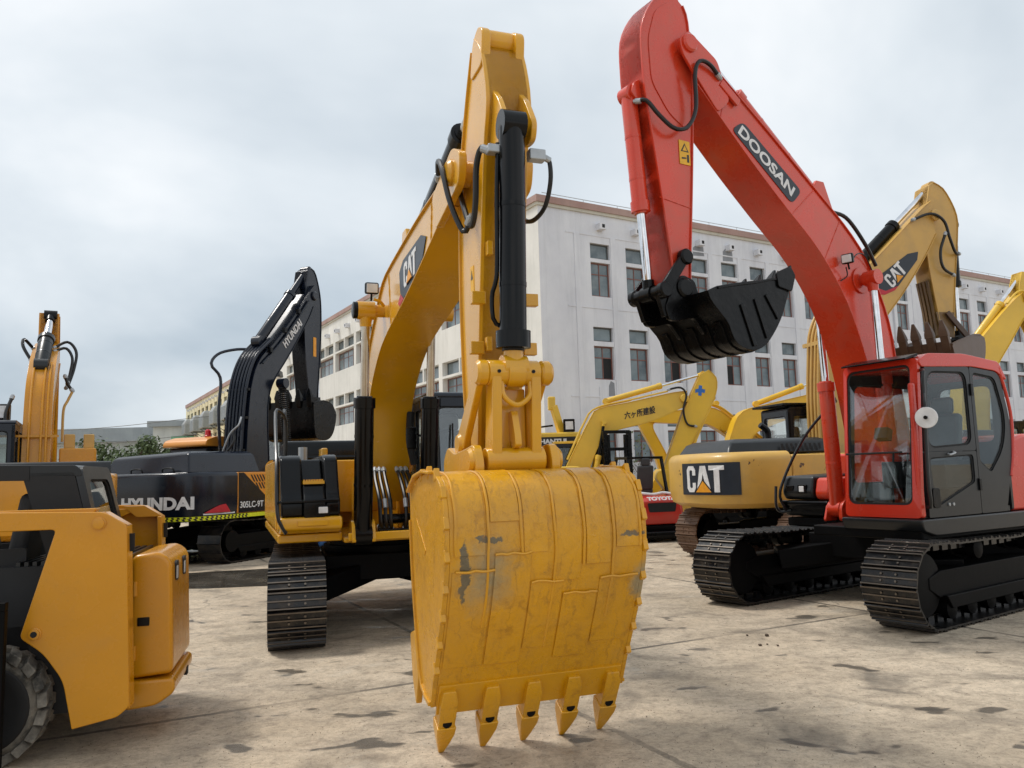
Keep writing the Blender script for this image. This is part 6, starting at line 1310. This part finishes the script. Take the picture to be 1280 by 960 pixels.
seat(fk, -.25, -.02, .85, 'seat_grey', .9); MB().tube([(-1.2, -.45, 1.13), (-1.15, -.2, 1.17), (-1.2, .1, 1.14), (-1.15, .42, 1.18)], .035, 8).build('wrapped_roll', 'white_paint', fk)
MB().lathe((.35, 0, 1.35), (-.5, 0, .8), [(0, .16), (.02, .17), (.03, .15)], 20).build('steering_wheel', 'rubber', fk)
mt = MB()
for s in (-1, 1): mt.box(1.25, 1.4, s * .36 - .06, s * .36 + .06, .1, 2.85).box(1.28, 1.37, s * .25 - .04, s * .25 + .04, .2, 2.75)
for z in (.5, 1.5, 2.3, 2.78): mt.box(1.27, 1.36, -.36, .36, z, z + .09)
mt.build('mast', 'black_steel', fk, bevel=.01)
MB().cyl((1.32, 0, .2), (1.32, 0, 2.3), .05).build('lift_cylinder', 'chrome', fk)
m = MB().box(1.44, 1.5, -.5, .5, .5, .6).box(1.44, 1.5, -.5, .5, .9, 1.0)
for i in range(7): m.box(1.44, 1.48, -.48 + i * .155, -.45 + i * .155, 1.0, 1.7)
m.box(1.44, 1.48, -.5, .5, 1.68, 1.74).build('carriage', 'black_steel', fk)
for s in (-.3, .3): MB().prism([(1.5, .08), (1.55, .9), (1.5, .9), (1.48, .05), (2.5, .05), (2.5, .07)], s - .06, s + .06).build('fork', 'black_steel', fk)
# yellow machine with dark rear panel, lettered
sh = thing('bulldozer', 'yellow machine with black lettered rear panel between the big stick and the arched boom', 'bulldozer', (1.05, 27.5, 0), 92)
MB().box(-1.6, 2.2, -1.1, .45, .9, 3.05).build('body', 'komatsu_yellow', sh, bevel=.06)
SP = lambda u, v, w: (-1.61 + w, u, v)
decal([(.36, 1.9), (-.92, 1.9), (-1.0, 2.45), (-.92, 2.9), (.36, 2.9)], sh, 'black_decal', SP, .01, 'rear_panel'); decal([(.36, 1.85), (-.92, 1.85), (-1.0, 1.95), (.36, 1.95)], sh, 'black_decal', SP, .03, 'rear_panel')
text('SHANTUI', sh, 'white_decal', lambda u, v, w: SP(-u, v, w - .01), -.36, 2.68, .62, 2.84, bold=.05, d=.008)
MB().beam((-1.2, -.5, 3.05), (-1.3, -.25, 3.95), .22, .22).build('ripper_arm', 'komatsu_yellow', sh, bevel=.02); MB().box(-1.4, -1.1, -.32, -.08, 3.8, 4.25).build('ripper_head', 'komatsu_yellow', sh, bevel=.04)
tl = MB().box(-1.55, -1.35, -.92, -.55, 3.06, 3.48).build('lamp_block', 'black_steel', sh, bevel=.02); MB().box(-1.565, -1.55, -.86, -.61, 3.14, 3.40).build('lens', 'lamp_lens', sh)
MB().tube([(-1.5, .4, 3.05), (-1.5, .38, 3.2), (-1.5, .1, 3.25), (-1.5, -.2, 3.28)], .03, 6).build('handrail', 'black_steel', sh)
for s in (-1, 1): 
    m = MB(); y = -.32 + s * .85; m.prism(rpoly([(-2.2, .0), (2.0, .0), (2.3, .5), (2.0, .95), (-2.2, .95), (-2.5, .5)], .3), y - .25, y + .25); m.build('track', 'track_black', sh, bevel=.02)
SIGN = ['pale pink disc on a thin post, nearest the lettered bulldozer', 'second pale pink disc on a thin post by the grey wall', 'pale pink disc on a thin post, nearest the arched boom']
for i in range(3):
    p = thing('disc_sign', SIGN[i], 'sign', (1.78 + i * .24, 31.5 + i * .12, 0), 0, 'disc signs on thin posts by the wall')
    MB().cyl((0, 0, 0), (0, 0, 2.45), .02, n=8).build('post', 'grey_box', p); d_ = MB().lathe((0, -.02, 2.5), (0, -1, 0), [(0, .11), (.02, .13), (.03, .12)], 18).build('disc', 'cornice_red', p); MB().lathe((0, -.05, 2.5), (0, -1, 0), [(0, .08), (.006, .08)], 16).build('disc_face', 'white_paint', d_)
